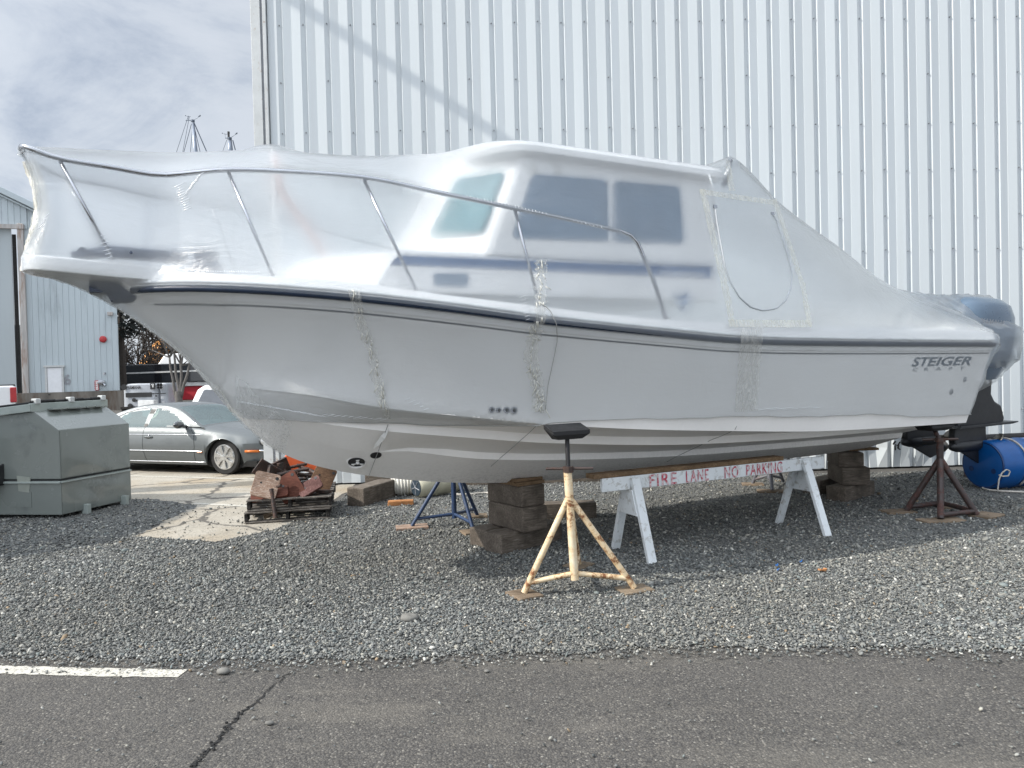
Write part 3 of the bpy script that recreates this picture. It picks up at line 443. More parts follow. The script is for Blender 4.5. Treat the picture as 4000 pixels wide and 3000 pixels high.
# ---------------------------------------------------------------- the boat
zs_f = tab((-3.45, 2.46), (-3.31, 2.45), (-3.04, 2.44), (-2.66, 2.41), (-2.05, 2.35), (-1.06, 2.23), (-.42, 2.15), (.57, 2.06), (1.6, 1.985), (2.2, 1.965), (4.27, 1.94), (5.6, 1.93))
zb_f = tab((-3.45, 2.61), (-3.24, 2.58), (-2.71, 2.52), (-2.04, 2.46), (-1.05, 2.33), (.79, 2.16), (2.2, 2.11), (5.6, 2.08))
zc_f = tab((-2.72, 1.72), (-2.6, 1.69), (-2.08, 1.6), (-1.58, 1.49), (-.77, 1.37), (-.25, 1.3), (.66, 1.21), (1.49, 1.15), (3.05, 1.06), (5.3, 1.02))
uc_f = tab((-2.72, .012), (-2.6, .2), (-2.4, .42), (-2, .68), (-1.5, .87), (-1, 1.0), (0, 1.15), (1, 1.22), (3, 1.25), (5.6, 1.22))
hb_f = tab((-3.45, .01), (-3.3, .18), (-3.1, .38), (-2.6, .78), (-2, 1.05), (-1.5, 1.2), (-1, 1.3), (0, 1.41), (1, 1.45), (2, 1.45), (4, 1.43), (5.6, 1.38))
ke_f = tab((-3.45, 2.45), (-3.05, 2.04), (-2.72, 1.70), (-2.6, 1.49), (-2.39, 1.25), (-2.24, 1.12), (-1.86, .95), (-1.23, .80), (-.55, .70), (0, .655), (1, .62), (2.3, .60), (4.1, .61), (5.4, .645))
s1_f = tab((-2.2, 1.43), (-1.98, 1.37), (-.68, 1.18), (0, 1.10), (1.85, .98), (3.4, .955), (5.5, .955)); s2_f = tab((-1.6, 1.13), (-1.45, 1.115), (-.5, .96), (.3, .895), (2.2, .82), (4.8, .80), (5.5, .80))
def section(a):
    """keel, two spray strakes and the chine of the half section at a"""
    ke, zc, uc = ke_f(a), zc_f(a), uc_f(a)
    if a <= -2.72: return [(.012, ke)]*6+[(.012, ke)]
    h1 = .075*min(1, max(0, (a+2.2)/.7)); h2 = .06*min(1, max(0, (a+1.55)/.7)); u2, u1 = .37*uc, .68*uc
    L = lambda f: ke+(zc-.02-ke)*f
    z1 = s1_f(a) if a > -1.9 else L(.66); z2 = s2_f(a) if a > -1.2 else L(.40)
    if a <= -1.9: t = min(1, max(0, (a+2.3)/.4)); z1 = L(.66)*(1-t)+min(s1_f(a), L(.8))*t
    if a <= -1.2: t = min(1, max(0, (a+1.7)/.5)); z2 = L(.36)*(1-t)+s2_f(a)*t
    ch = .05*min(1, max(0, (a+2.72)/.8))
    return [(.0, ke), (u2, z2), (u2+.004, z2+h2), (u1, z1), (u1+.004, z1+h1), (uc-ch, zc-.005), (uc, zc)]
def flare(a): return 1.0+.75*min(1, max(0, (1.5-a)/4.0))
def side(a, s):
    if a <= -2.72: u0, z0 = .012, ke_f(a)
    else: u0, z0 = uc_f(a), zc_f(a)
    return u0+(hb_f(a)-u0)*s**flare(a), z0+(zs_f(a)-z0)*s
def side_at_z(a, z):
    u0, z0 = (.012, ke_f(a)) if a <= -2.72 else (uc_f(a), zc_f(a)); s = min(1, max(0, (z-z0)/(zs_f(a)-z0))); return side(a, s)[0]
def rake(a, z): return a+max(0, min(1, (a-4.4)/.9))*(z-1.0)*.30    # transom leans aft
boat = thing('cabin_boat', bp(0, 0, 0), 'white cabin fishing boat in clear shrink wrap standing on timber blocks and stands', 'boat')
STA = np.concatenate([np.linspace(-3.44, -2.72, 12, endpoint=False), np.linspace(-2.72, -1.0, 26, endpoint=False), np.linspace(-1.0, 5.27, 44)])
rows = []
for a in STA:
    sec = section(a); half = [sec[0]]
    for p0, p1 in zip(sec, sec[1:]): half += [lerp(p0, p1, .5), p1] if abs(p1[0]-p0[0]) > .05 else [p1]
    sec_n = 15
    half = [sec[0], lerp(sec[0], sec[1], .5), sec[1], sec[2], lerp(sec[2], sec[3], .5), sec[3], sec[4], lerp(sec[4], sec[5], .5), sec[5], sec[6]]+[side(a, s) for s in np.linspace(.06, 1, 16)]+[(hb_f(a)-.005, zs_f(a)+.05), (hb_f(a)-.03, zb_f(a)-.01), (max(0, hb_f(a)-.06), zb_f(a)), (max(0, hb_f(a)-.12), zb_f(a))]
    near = [bp(rake(a, z), u, z) for u, z in half]; far = [bp(rake(a, z), -u, z) for u, z in half[1:]]; rows.append(far[::-1]+near)
mh = MB().grid(rows); mh.add(rows[-1], [tuple(range(len(rows[-1])))]); build(mh, 'hull', MAT['bottom'], boat, True, autos=22)
# rub rail, its white lip and the pinstripe
for sg in (1, -1):
    pts = [bp(rake(a, zs_f(a)), sg*(hb_f(a)+.006), zs_f(a)-.012) for a in np.linspace(-3.30, 5.27, 70)]
    build(MB().tube(pts, .027, 8), 'rub_rail', MAT['navy'], boat, True)
    pts = [bp(rake(a, zs_f(a)), sg*(hb_f(a)+.006), zs_f(a)+.040) for a in np.linspace(-3.30, 5.27, 70)]; build(MB().tube(pts, .012, 6), 'rail_lip', MAT['white'], boat, True)
    def stripe(dz, w, name, mat):
        g = [[bp(rake(a, zs_f(a)), sg*(side_at_z(a, zs_f(a)-dz-q_*w)+.004), zs_f(a)-dz-q_*w) for a in np.linspace(-3.15, 5.22, 80)] for q_ in (0, 1)]; build(MB().grid(g), name, mat, boat, True)
    stripe(.105, .011, 'pinstripe', MAT['pin'])
    pts = [bp(rake(a, zs_f(a)), sg*(side_at_z(a, zs_f(a)-.075)+.002), zs_f(a)-.075) for a in np.linspace(-3.2, 5.24, 70)]; build(MB().tube(pts, .010, 6), 'hull_moulding', MAT['gel'], boat, True)
# deck, cockpit and transom
r = [[bp(a, u, zb_f(a)-.03+.06*(1-(u/max(hb_f(a)-.1, .05))**2)) for u in np.linspace(-max(hb_f(a)-.09, .01), max(hb_f(a)-.09, .01), 11)] for a in np.linspace(-3.4, 1.8, 30)]
m = MB().grid(r)
for sg in (1, -1): m.grid([[bp(rake(a, 2.1), sg*(hb_f(a)-.09), zb_f(a)-.012), bp(rake(a, 2.1), sg*(hb_f(a)-.33), zb_f(a)-.012), bp(rake(a, 2.1), sg*(hb_f(a)-.33), 1.4)] for a in np.linspace(1.7, 5.25, 12)])
m.grid([[bp(a, u, 1.42) for u in (-1.12, 1.12)] for a in (1.7, 5.2)]); build(m, 'deck', MAT['deckw'], boat, True, autos=40)
# bow pulpit
up_f = tab((-4.02, .015), (-3.98, .15), (-3.88, .235), (-3.6, .27), (-3.2, .30)); zpt = tab((-4.02, 2.665), (-3.2, 2.60)); zpb = tab((-4.02, 2.575), (-3.2, 2.50)); r = []
for a in (-4.02, -4.0, -3.98, -3.93, -3.88, -3.75, -3.6, -3.4, -3.05): u = up_f(a); r.append([bp(a, -u, zpb(a)), bp(a, -u, zpt(a)), bp(a, -u*.9, zpt(a)+.015), bp(a, u*.9, zpt(a)+.015), bp(a, u, zpt(a)), bp(a, u, zpb(a))])
build(MB().grid(r, True).add(r[0], [tuple(range(6))]), 'bow_pulpit', MAT['gel'], boat, True, autos=40, bevel=.012)
m = MB().tube([bp(-3.7, .02, 2.70), bp(-3.45, .03, 2.74), bp(-2.9, 0, 2.72)], [.03, .05, .05]); m.tube([bp(-3.62, -.16, 2.71), bp(-3.62, .18, 2.71)], .035); m.lathe(bp(-2.75, .02, 2.55), (0, 0, 1), [(.12, 0), (.12, .1), (.08, .14), (.10, .22), (.02, .24)], 16); m.tube([bp(-3.55, .12, 2.71), bp(-3.3, .26, 2.70), bp(-3.05, .15, 2.72)], .035); build(m, 'anchor_gear', MAT['smudge'], boat, True, autos=40)
m = MB().tube([bp(-3.45, 0, 2.40), bp(-3.30, .05, 2.46), bp(-3.1, .10, 2.50)], [.06, .1, .1]); m.box(bp(-3.42, 0, 2.47), (.34, .2, .09), BY); build(m, 'anchor', MAT['smudge'], boat, True, autos=40)
# bow rail
uT = tab((-4.0, .02), (-3.985, .12), (-3.93, .21), (-3.8, .265), (-3.4, .31), (-3.08, .37), (-2.9, .47), (-2.65, .62), (-1.75, .98), (-.58, 1.20), (.39, 1.28), (.62, 1.29)); 
def solve(x, y, fn, u=1.):
    for _ in range(60): a, z = bpx(x, y, u); u = .5*u+.5*fn(a)
    return a, z
ptsT = [solve(x, y, uT) for x, y in ((130, 343), (240, 361), (350, 378), (490, 367), (640, 372), (780, 383), (950, 417), (1110, 450), (1230, 475), (1340, 500))]
zT = pchip([-4.0]+[p[0] for p in ptsT], [3.465]+[p[1] for p in ptsT])
rail_near = [bp(a, uT(a), zT(a)) for a in [-4.0, -3.995, -3.98, -3.95, -3.9]+list(np.linspace(-3.8, ptsT[-1][0], 40))]
e_ = ptsT[-1]; end = [bp(e_[0]+.10, 1.285, e_[1]-.03), bp(e_[0]+.17, 1.29, e_[1]-.09), bp(e_[0]+.21, 1.295, e_[1]-.17), bp(solve(1412, 610, lambda a: 1.31)[0], 1.31, solve(1412, 610, lambda a: 1.31)[1]), bp(solve(1437, 692, lambda a: 1.33)[0], 1.33, zb_f(.8))]
railn = rail_near+end
mir = lambda P: (lambda d: BO+np.dot(d, BE)*BE-np.dot(d, BN)*BN+np.array([0, 0, d[2]]))(np.array(P)-BO)
ro = build(MB().tube([mir(p) for p in railn[::-1]]+railn, .019, 10), 'bow_rail', MAT['steel'], boat, True)
for (tx, ty, bx, by) in ((130, 345, 246, 560), (494, 370, 592, 592), (787, 387, 901, 627), (1112, 452, 1166, 640)):
    ta, tz = solve(tx, ty, uT); ba, bz = solve(bx, by, lambda a: max(up_f(a), hb_f(a)-.10) if a > -3.2 else .22)
    bu = max(up_f(ba), hb_f(ba)-.10) if ba > -3.2 else .22
    for sg in (1, -1): build(MB().tube([bp(ta, sg*uT(ta), tz-.01), bp(ba, sg*bu, (zb_f(ba) if ba > -3.2 else 2.66)-.01)], .013, 8), 'stanchion', MAT['steel'], ro, True)
# cabin: trunk, wheelhouse, hard top
def ring(side_a0, aft, us, fa, fu, z): return [bp(aft, -us, z), bp(side_a0, -us, z), bp(fa, -fu, z), bp(fa, fu, z), bp(side_a0, us, z), bp(aft, us, z)]
def loft(rings, name, mat, parent, bevel=.03):
    m = MB().grid(rings, True); m.add(rings[-1], [tuple(range(len(rings[-1])))]); m.add(rings[0], [tuple(range(len(rings[0])))[::-1]]); return build(m, name, mat, parent, True, autos=20, bevel=bevel)
loft([ring(-1.68, 1.72, 1.018, -2.35, .34, 2.38), ring(-1.52, 1.72, 1.003, -2.1, .35, 2.62), ring(-1.44, 1.72, .998, -1.98, .36, 2.69), ring(-1.36, 1.72, .95, -1.85, .36, 2.72)], 'trunk_cabin', MAT['gel'], boat, .008)
cab = loft([ring(-.70, 1.72, 1.0, -1.18, .40, 2.71), ring(-.31, 1.72, .94, -.66, .38, 3.62)], 'wheelhouse', MAT['gel'], boat)
def usd(z): return 1.0-(z-2.72)*.066 if z > 2.72 else 1.0+(2.72-z)*.06
def pane(pts, name, mat, parent, rr=.06, proud=.006, px=True):
    out = []
    for _ in pts:
        u = 1.
        if px:
            for _i in range(20): a, z = bpx(_[0], _[1], u+proud); u = usd(z)
        else: a, z = _; u = usd(z)
        out.append((a, z))
    rp = rounded(out, rr); m = MB().prism([bp(a, usd(z)+proud, z) for a, z in rp], -BN*.004); o = build(m, name, mat, parent)
    m = MB().prism([bp(a, -usd(z)-proud, z) for a, z in rp], BN*.004); build(m, name, mat, parent); return o
pane([(1148, 377), (1310, 390), (1314, 523), (1103, 516)], 'window', MAT['glassd'], cab, .07); pane([(1322, 392), (1466, 404), (1474, 530), (1321, 524)], 'window', MAT['glassd'], cab, .07)
pane([(1311, 390), (1321, 391), (1322, 524), (1314, 524)], 'window_bar', MAT['gel'], cab, .004, .010)
st = pane([(860, 553), (1533, 579), (1533, 602), (843, 573)], 'side_stripe', MAT['navystripe'], boat, .004); pane([(935, 592), (1011, 593), (1010, 623), (937, 620)], 'porthole', MAT['glassd'], boat, .035); 
pane([(1449, 634), (1459, 639), (1471, 639), (1485, 634), (1481, 643), (1474, 647), (1465, 647), (1456, 643)], 'emblem', MAT['navystripe'], boat, .003); pane([(1461, 662), (1479, 662), (1471, 677)], 'emblem', MAT['navystripe'], boat, .002); pane([(1455, 650), (1486, 650), (1480, 659), (1461, 659)], 'emblem_tail', M('pale_blue_vinyl', (.32, .42, .58), .4), boat, .003)
a0, z0 = bpx(1421, 598, 1.0); a1, _z = bpx(1516, 600, 1.0)
v_, f_ = text_mb('FISHERMAN', .058, .008, .25); ww = v_[:, 0].max(); kx = (a1-a0)/ww
sign_text('FISHERMAN', .058, None, (1, 0, 0), (0, 0, 1), 'stripe_lettering', MAT['letter'] if False else M('pale_letters', (.62, .66, .72), .5), boat, bold=.008, shear=.25, fn=lambda x, y: bp(a0+x*kx, usd(z0+y)+.011, z0+y))
# windscreen facets of the wheelhouse
def facet(p0, p1, p2, p3, l, r_, b, t, name, mat):
    f = lambda s_, q_: lerp(lerp(p0, p1, s_), lerp(p3, p2, s_), q_); nrm = np.cross(np.array(p1)-np.array(p0), np.array(p3)-np.array(p0)); nrm /= np.linalg.norm(nrm); nrm *= np.sign(np.dot(nrm, np.array(p0)-bp(.5, 0, p0[2])))
    q4 = rounded([f(l, b), f(r_, b), f(r_, t), f(l, t)], .05); build(MB().prism([x+nrm*.030 for x in q4], -nrm*.03), name, mat, cab)
facet(bp(-1.18, .40, 2.71), bp(-.70, 1.0, 2.71), bp(-.31, .94, 3.62), bp(-.66, .38, 3.62), .14, .84, .20, .78, 'windscreen', MAT['teal']); facet(bp(-1.18, -.40, 2.71), bp(-.70, -1.0, 2.71), bp(-.31, -.94, 3.62), bp(-.66, -.38, 3.62), .14, .84, .20, .78, 'windscreen', MAT['teal'])
def roof_ring(g, z, crown=0): 
    o = rounded([(1.88, -1.06), (-.48, -1.06), (-.68, -.60), (-.68, .60), (-.48, 1.06), (1.88, 1.06)], .22, 5); return [bp(a*1.0+(a-.45)*g, u*(1+g), z+crown*(1-abs(u)/1.06)-(.02 if a > 1.5 else 0)) for a, u in o]
R_ = [roof_ring(-.06, 3.565), roof_ring(0, 3.58), roof_ring(.004, 3.63), roof_ring(-.02, 3.665), roof_ring(-.3, 3.70), roof_ring(-.7, 3.735)]; m = MB().grid(R_, True); m.add(R_[0], [tuple(range(len(R_[0])))[::-1]]); m.add(R_[-1], [tuple(range(len(R_[-1])))]); hard = build(m, 'hard_top', MAT['gel'], boat, True, autos=35)
m = MB().box(bp(.55, -.1, 3.78), (1.3, .9, .09), BY); build(m, 'roof_hatch', MAT['gel'], hard, bevel=.03)
for sg in (1, -1):
    m = MB().tube([bp(1.86, sg*.98, 3.50), bp(1.94, sg*.965, 3.66), bp(1.99, sg*.95, 3.775)], .028, 10); build(m, 'rod_holder', MAT['steel'], hard, True)
    m = MB().tube([bp(1.60, sg*1.075, 3.56), bp(1.60, sg*1.12, 3.45), bp(1.62, sg*1.12, 3.0)], .012, 8); build(m, 'grab_rail', MAT['white'], cab, True)
build(MB().tube([bp(-2.2, .0, 2.55), bp(-2.2, 0, 3.66)], .03, 8), 'support_post', MAT['white'], boat, True)
m = MB().tube([bp(-2.2, 0, 3.60), bp(-2.15, .05, 3.3), bp(-1.9, .12, 2.9), bp(-1.75, .16, 2.6)], .03, 6); build(m, 'support_strap', MAT['post'], boat, True)
m = MB().box(bp(5.05, 0, 1.78), (.08, 2.5, .72), BY); m.box(bp(4.3, .25, 1.62), (.55, .7, .6), BY); m.box(bp(2.1, -.45, 1.75), (.5, .6, .9), BY); build(m, 'cockpit_fittings', MAT['deckw'], boat, bevel=.04)
# through hulls, bow thruster, strap line drain
def side_px(x, y):
    u = 1.2
    for _ in range(40): a, z = bpx(x, y, u); u = .5*u+.5*side_at_z(a, z)
    return a, u, z
for x, y, R0 in ((1062, 885, .026), (1077, 885.5, .024), (1094, 885.5, .028), (1110, 886, .030)):
    a, u, z = side_px(x, y); o = build(MB().lathe(bp(a, u-.005, z), BN, [(R0, 0), (R0, .014), (R0*.55, .016), (R0*.5, .006)], 18), 'through_hull', MAT['grey'], boat, True, autos=40); build(MB().lathe(bp(a, u, z), BN, [(R0*.5, 0), (R0*.5, .0125)], 14), 'outlet_hole', MAT['black'], o)
for x, y in ((2083, 819), (2054, 846)):
    a, u, z = side_px(x, y); build(MB().lathe(bp(a, u-.004, z), BN, [(.032, 0), (.03, .012), (.015, .014), (.014, .004)], 16), 'through_hull', MAT['grey'], boat, True, autos=40)
def bottom_u(a, z):
    sec = section(a); us_ = [p[0] for p in sec]; zz_ = [p[1] for p in sec]; return float(np.interp(z, zz_, us_))
def bottom_px(x, y):
    u = .3
    for _ in range(60): a, z = bpx(x, y, u); u = .6*u+.4*bottom_u(a, z)
    d = .02; tz = np.array(bp(a, bottom_u(a, z+d), z+d))-bp(a, bottom_u(a, z-d), z-d); ta = np.array(bp(a+d, bottom_u(a+d, z), z))-bp(a-d, bottom_u(a-d, z), z); n_ = np.cross(ta, tz); n_ /= np.linalg.norm(n_); n_ = n_ if np.dot(n_, BN) > 0 else -n_
    return bp(a, u, z), n_
p_, n_ = bottom_px(770, 998); th = build(MB().lathe(p_-n_*.03, n_*.8+BN*.2, [(.085, 0), (.085, .036), (.079, .040), (.074, .034), (.072, .0)], 28), 'bow_thruster', MAT['bottom'], boat, True, autos=40)
build(MB().lathe(p_-n_*.028, n_, [(.072, 0), (.071, .034)], 24), 'tunnel_hole', MAT['black'], th)
m = MB()
for i_ in range(3):
    a_ = i_*2.1+.4; x1 = np.cross(n_, (0, 0, 1)); x1 /= np.linalg.norm(x1); y1 = np.cross(n_, x1); d1 = math.cos(a_)*x1+math.sin(a_)*y1; d2 = np.cross(n_, d1); c_ = p_+n_*.012-x1*.01; m.prism([c_+d1*.01, c_+d1*.05+d2*.018, c_+d1*.055-d2*.012], n_*.004)
m.lathe(p_+n_*.006-x1*.01, n_, [(.016, 0), (.012, .014), (.002, .018)], 12); build(m, 'thruster_propeller', MAT['white'], th)
p_, n_ = bottom_px(812, 983); build(MB().lathe(p_-n_*.01, n_, [(.05, 0), (.048, .016), (.024, .02), (.02, .012)], 22), 'sea_cock', MAT['black'], boat, True, autos=40)
# maker's lettering near the stern
def hull_txt(t, x0, y0, x1, y1, h, bold, shear, mat, spacing=1.0):
    a0, u0, z0 = side_px(x0, y0); a1, u1, z1 = side_px(x1, y1); v, f = text_mb(t, h, bold, shear, spacing); kx = (a1-a0)/v[:, 0].max()
    def fn(x, y): a = a0+x*kx; z = z0+(z1-z0)*x*kx/(a1-a0)+y; return bp(rake(a, z), side_at_z(a, z)+.005, z)
    sign_text(t, h, None, (1, 0, 0), (0, 0, 1), 'hull_lettering', mat, boat, bold=bold, shear=shear, spacing=spacing, fn=fn)
hull_txt('STEIGER', 1968, 792, 2078, 789, .098, .018, .22, MAT['letter']); hull_txt('CRAFT', 1970, 802, 2068, 799, .035, .01, .0, M('faded_letters', (.25, .27, .29), .5), 2.6)
# bracket and two outboard motors
m = MB().prism([bp(5.25, .95, 1.05), bp(5.25, -.95, 1.05), bp(6.1, -.85, 1.25), bp(6.1, .85, 1.25)], (0, 0, .45)); build(m, 'motor_bracket', MAT['gel'], boat, bevel=.04)
def motor(u0):
    A = 6.30 if u0 > 0 else 6.42; KX = 1.24
    def plate(pts, w, name, mat, bev=.02, par=None): m = MB().prism([bp(A+a*KX, u0-w, z) for a, z in pts], BN*2*w); return build(m, name, mat, par or e, bevel=bev)
    e = plate([(-.02, .86), (.05, 1.02), (.06, 1.30), (.10, 1.5), (.62, 1.5), (.60, 1.28), (.66, 1.18), (.78, 1.12), (.84, .93), (.80, .86)], .085, 'outboard_motor', MAT['blackpaint'], .03, boat)
    sec = lambda a0, a1, w, z, n=24: [bp(A+KX*(a0+a1)/2+KX*(a1-a0)/2*math.copysign(abs(math.cos(t))**.7, math.cos(t)), u0+w*math.copysign(abs(math.sin(t))**.75, math.sin(t)), z) for t in np.linspace(0, 2*PI, n, endpoint=False)]
    R = [sec(.05, .66, .20, 1.48), sec(.0, .74, .26, 1.60), sec(-.03, .84, .30, 1.78), sec(-.02, .92, .315, 2.05), sec(.0, .93, .31, 2.30), sec(.05, .88, .28, 2.46), sec(.12, .76, .2, 2.55), sec(.2, .62, .1, 2.585)]
    m = MB().grid(R, True); m.add(R[-1], [tuple(range(24))]); m.add(R[0], [tuple(range(24))[::-1]]); cow = build(m, 'cowling', MAT['engine'], e, True, autos=50)
    plate([(-.06, .845), (.9, .86), (1.0, .875), (1.0, .89), (-.02, .885)], .15, 'cavitation_plate', MAT['blackpaint'], .006)
    plate([(.0, .86), (-.02, .70), (.0, .60), (.60, .60), (.54, .72), (.54, .86)], .05, 'leg', MAT['blackpaint'], .02)
    build(MB().lathe(bp(A-.06, u0, .605), BE, [(.005, 0), (.05, .04), (.08, .16), (.088, .38), (.078, .68), (.06, .80)], 18), 'gearcase', MAT['blackpaint'], e, True, autos=50)
    plate([(.0, .60), (.56, .58), (.56, .37), (.46, .335)], .014, 'skeg', MAT['blackpaint'], .006)
    pm = MB().lathe(bp(A+.74, u0, .605), BE, [(.056, 0), (.054, .1), (.045, .18), (.02, .2)], 16)
    for i_ in range(3):
        t = i_*2*PI/3+.5; g = []
        for rr, wd in ((.045, .05), (.10, .085), (.16, .09), (.20, .045)):
            for s_ in (-1, 0, 1): ang = t+s_*wd/rr*.75; g.append(bp(A+.83+s_*wd*.75, u0+rr*math.cos(ang), .605+rr*math.sin(ang)))
        pm.grid([g[i*3:i*3+3] for i in range(4)])
    po = build(pm, 'propeller', MAT['prop'], e, True, autos=60); so = po.modifiers.new('thick', 'SOLIDIFY'); so.thickness = .008
    v, f = text_mb('YAMAHA', .085, .012, .1)
    sign_text('YAMAHA', .085, None, (1, 0, 0), (0, 0, 1), 'cowl_lettering', MAT['grey'], e, bold=.012, shear=.1, fn=lambda x, y: bp(A+.12+x*1.1, u0+.329-.03*x*x, 2.20+y-x*.06))
    return e
motor(.41); motor(-.36)
# ---------------------------------------------------------------- clear shrink wrap over the boat
fk = tab((-4.02, 2.58), (-3.72, 2.49), (-3.42, 2.32), (-3.17, 2.13), (-2.94, 1.92), (-2.77, 1.70), (-2.6, 1.47))
q0_f = tab((-2.72, -1.), (-2.6, -.97), (-2.45, -.5), (-2.25, -.08), (-2.0, .02), (-1.2, .10), (-.85, .35), (-.55, .75), (-.25, 1.02), (.2, 1.07), (.9, 1.13), (2, 1.17), (3.4, 1.18), (4.4, 1.12), (5.3, 1.10))
def hullpath(a, q):
    sec = section(a)
    if q <= 0: p = lerp(sec[4], sec[0], min(1, -q)); nn = (.5, -.85)
    elif q <= 1: p = lerp(sec[4], sec[6], q); nn = (.6, -.8)
    else: p = np.array(side(a, q-1)); nn = (1, -.1)
    return np.array([p[0]+nn[0]*.014, p[1]+nn[1]*.014])
E_pts = [(-4.02, .012, 3.47), (-3.95, .10, 3.47), (-3.5, .16, 3.48), (-3.06, .20, 3.50), (-2.2, .30, 3.58), (-1.6, .50, 3.55), (-1.1, .80, 3.54), (-.62, 1.04, 3.63), (-.3, 1.085, 3.655), (1.600, 1.085, 3.645), (1.820, 1.05, 3.66), (1.980, .965, 3.81), (2.800, .85, 3.42), (3.740, .70, 3.105), (5.300, .5, 2.625), (6.017, .46, 2.60), (6.719, .40, 2.63), (7.245, .36, 2.63), (7.444, .3, 2.56), (7.538, .2, 2.45)]
Eu = pchip([p[0] for p in E_pts], [p[1] for p in E_pts]); Ez = pchip([p[0] for p in E_pts], [p[2] for p in E_pts])
Mz = tab((-4.02, 3.475), (-3.57, 3.49), (-3.06, 3.545), (-2.5, 3.63), (-2.2, 3.715), (-1.9, 3.66), (-1.5, 3.61), (-1.1, 3.62), (-.8, 3.70), (-.4, 3.80), (.2, 3.845), (1.200, 3.845), (1.600, 3.79), (1.980, 3.80), (2.800, 3.40), (3.740, 3.09), (5.300, 2.62), (6.017, 2.60), (6.719, 2.62), (7.245, 2.62), (7.444, 2.55), (7.538, 2.45))
Gu = tab((5.560, 1.37), (5.720, 1.16), (6.017, .92), (6.485, .80), (7.187, .78), (7.444, .66), (7.538, .45)); Gz = tab((5.560, 2.095), (5.720, 2.05), (6.251, 2.1), (7.187, 2.15), (7.538, 2.1))
Ru = tab((5.560, 1.40), (5.700, 1.12), (6.017, .84), (6.485, .76), (7.187, .76), (7.444, .62), (7.538, .42)); Rz = tab((5.560, 1.90), (5.750, 1.75), (6.251, 1.72), (7.187, 1.75), (7.538, 1.8))
Lu = tab((5.300, 1.245), (5.450, 1.05), (5.700, .78), (6.134, .62), (6.719, .52), (7.070, .5), (7.444, .42), (7.538, .3)); Lz = tab((5.300, 1.115), (5.450, 1.07), (5.700, 1.10), (6.134, 1.17), (6.602, 1.30), (7.070, 1.42), (7.444, 1.55), (7.538, 1.66))
NL, NG, NT_, NE, NM = 16, 3, 10, 8, 5
def film_half(a):
    """one half cross-section of the film from its lower edge to the ridge: list of (a, u, z)"""
    out = []; t = min(max((a-5.3)/.26, 0), 1)
    def Rp(a): return (max(up_f(a)+.012, hb_f(a)+.037) if a < -3.1 else hb_f(a)+.037, (zpb(a)-.005)*(1-min(1, max(0, (a+3.45)/.3)))+(zs_f(a)-.01)*min(1, max(0, (a+3.45)/.3)))
    def Gp(a): w = min(1, max(0, (a+3.4)/.3)); return (max(up_f(a)+.010, hb_f(a)+.005), (zpt(a)+.012)*(1-w)+(zb_f(a)+.012)*w)
    if a > 5.56: R = (Ru(a), Rz(a)); G = (Gu(a), Gz(a))
    elif a > 5.3: R = tuple(lerp(Rp(a), (Ru(5.56), Rz(5.56)), t)); G = tuple(lerp(Gp(a), (Gu(5.56), Gz(5.56)), t))
    else: R, G = Rp(a), Gp(a)
    for i in range(NL):
        f = i/NL
        if a > 5.3:
            L = (Lu(a), Lz(a)); p = lerp(L, R, f); p[0] -= .03*math.sin(PI*f)*(1 if a > 5.5 else 0)
        elif a < -2.72: p = lerp((.006, fk(a)), R, f); p[0] = p[0]-.25*f*(1-f)*R[0]*.6
        else:
            q0 = q0_f(a); p = hullpath(a, q0+(1.93-q0)*f); w_ = min(1, max(0, (-1.1-a)/1.5)); w_ = w_*w_*(3-2*w_); l0 = hullpath(a, q0); l1 = hullpath(a, 1.93); tl = (p[1]-l0[1])/max(l1[1]-l0[1], .01); us = l0[0]+(l1[0]-l0[0])*min(1, max(0, tl)); p = np.array([max(p[0], p[0]*(1-w_)+us*w_), p[1]])
            if a < -2.4: p[1] = min(p[1], 9)
        out.append((rake(a, p[1]) if -2.7 < a <= 5.3 else a+(max(0, p[1]-1.0)*.30*max(0, 1-(a-5.3)/.35) if a > 5.3 else 0), p[0], p[1]))
    ra = lambda z: (rake(a, z) if a <= 5.3 else a+max(0, z-1)*.30*max(0, 1-(a-5.3)/.35)) if a > 0 else a
    E = (Eu(a), Ez(a)); M_ = (0.0, Mz(a))
    if a < .60: T = (uT(a)+.020, zT(a)+.006) if a < e_[0] else (1.30, zT(e_[0])-.04*(a-e_[0])/.2)
    else: T = (1.30, 2.82)
    if a > .45:
        t2 = min(1, (a-.45)/.45); t2 = t2*t2*(3-2*t2); f = min(max((2.85-.5*min(1, max(0, a-.9))-G[1])/(E[1]-G[1]), .35), .6) if a < 5.3 else .45; T = tuple(lerp(T, lerp(G, E, f), t2))
    for i in range(NG): p = lerp(R, G, i/NG); out.append((ra(p[1]), p[0]+.012*math.sin(PI*i/NG), p[1]))
    fall = min(1, max(0, (-3.4-a)/.6)); sag = .05*min(1, max(0, (.9-a)/1.2))*min(1, max(0, (a+4.0)/.5))
    for i in range(NT_): f = i/NT_; p = lerp(G, T, f); out.append((a+.115*math.sin(PI*f)*fall, p[0]-sag*math.sin(PI*f), p[1]))
    sg2 = .05*min(1, max(0, (-.6-a)/.8))
    for i in range(NE): f = i/NE; p = lerp(T, E, f); out.append((a, p[0], p[1]-sg2*math.sin(PI*f)))
    for i in range(NM+1): f = i/NM; p = lerp(E, M_, f); out.append((a, p[0], p[1]))
    return out
FS = np.concatenate([np.linspace(-4.02, -3.9, 6, endpoint=False), np.linspace(-3.9, -2.6, 30, endpoint=False), np.linspace(-2.6, -.4, 44, endpoint=False), np.linspace(-.4, 2.2, 44, endpoint=False), np.linspace(2.2, 5.2, 36, endpoint=False), np.linspace(5.2, 6.0, 22, endpoint=False), np.linspace(6.0, 7.538, 30)])
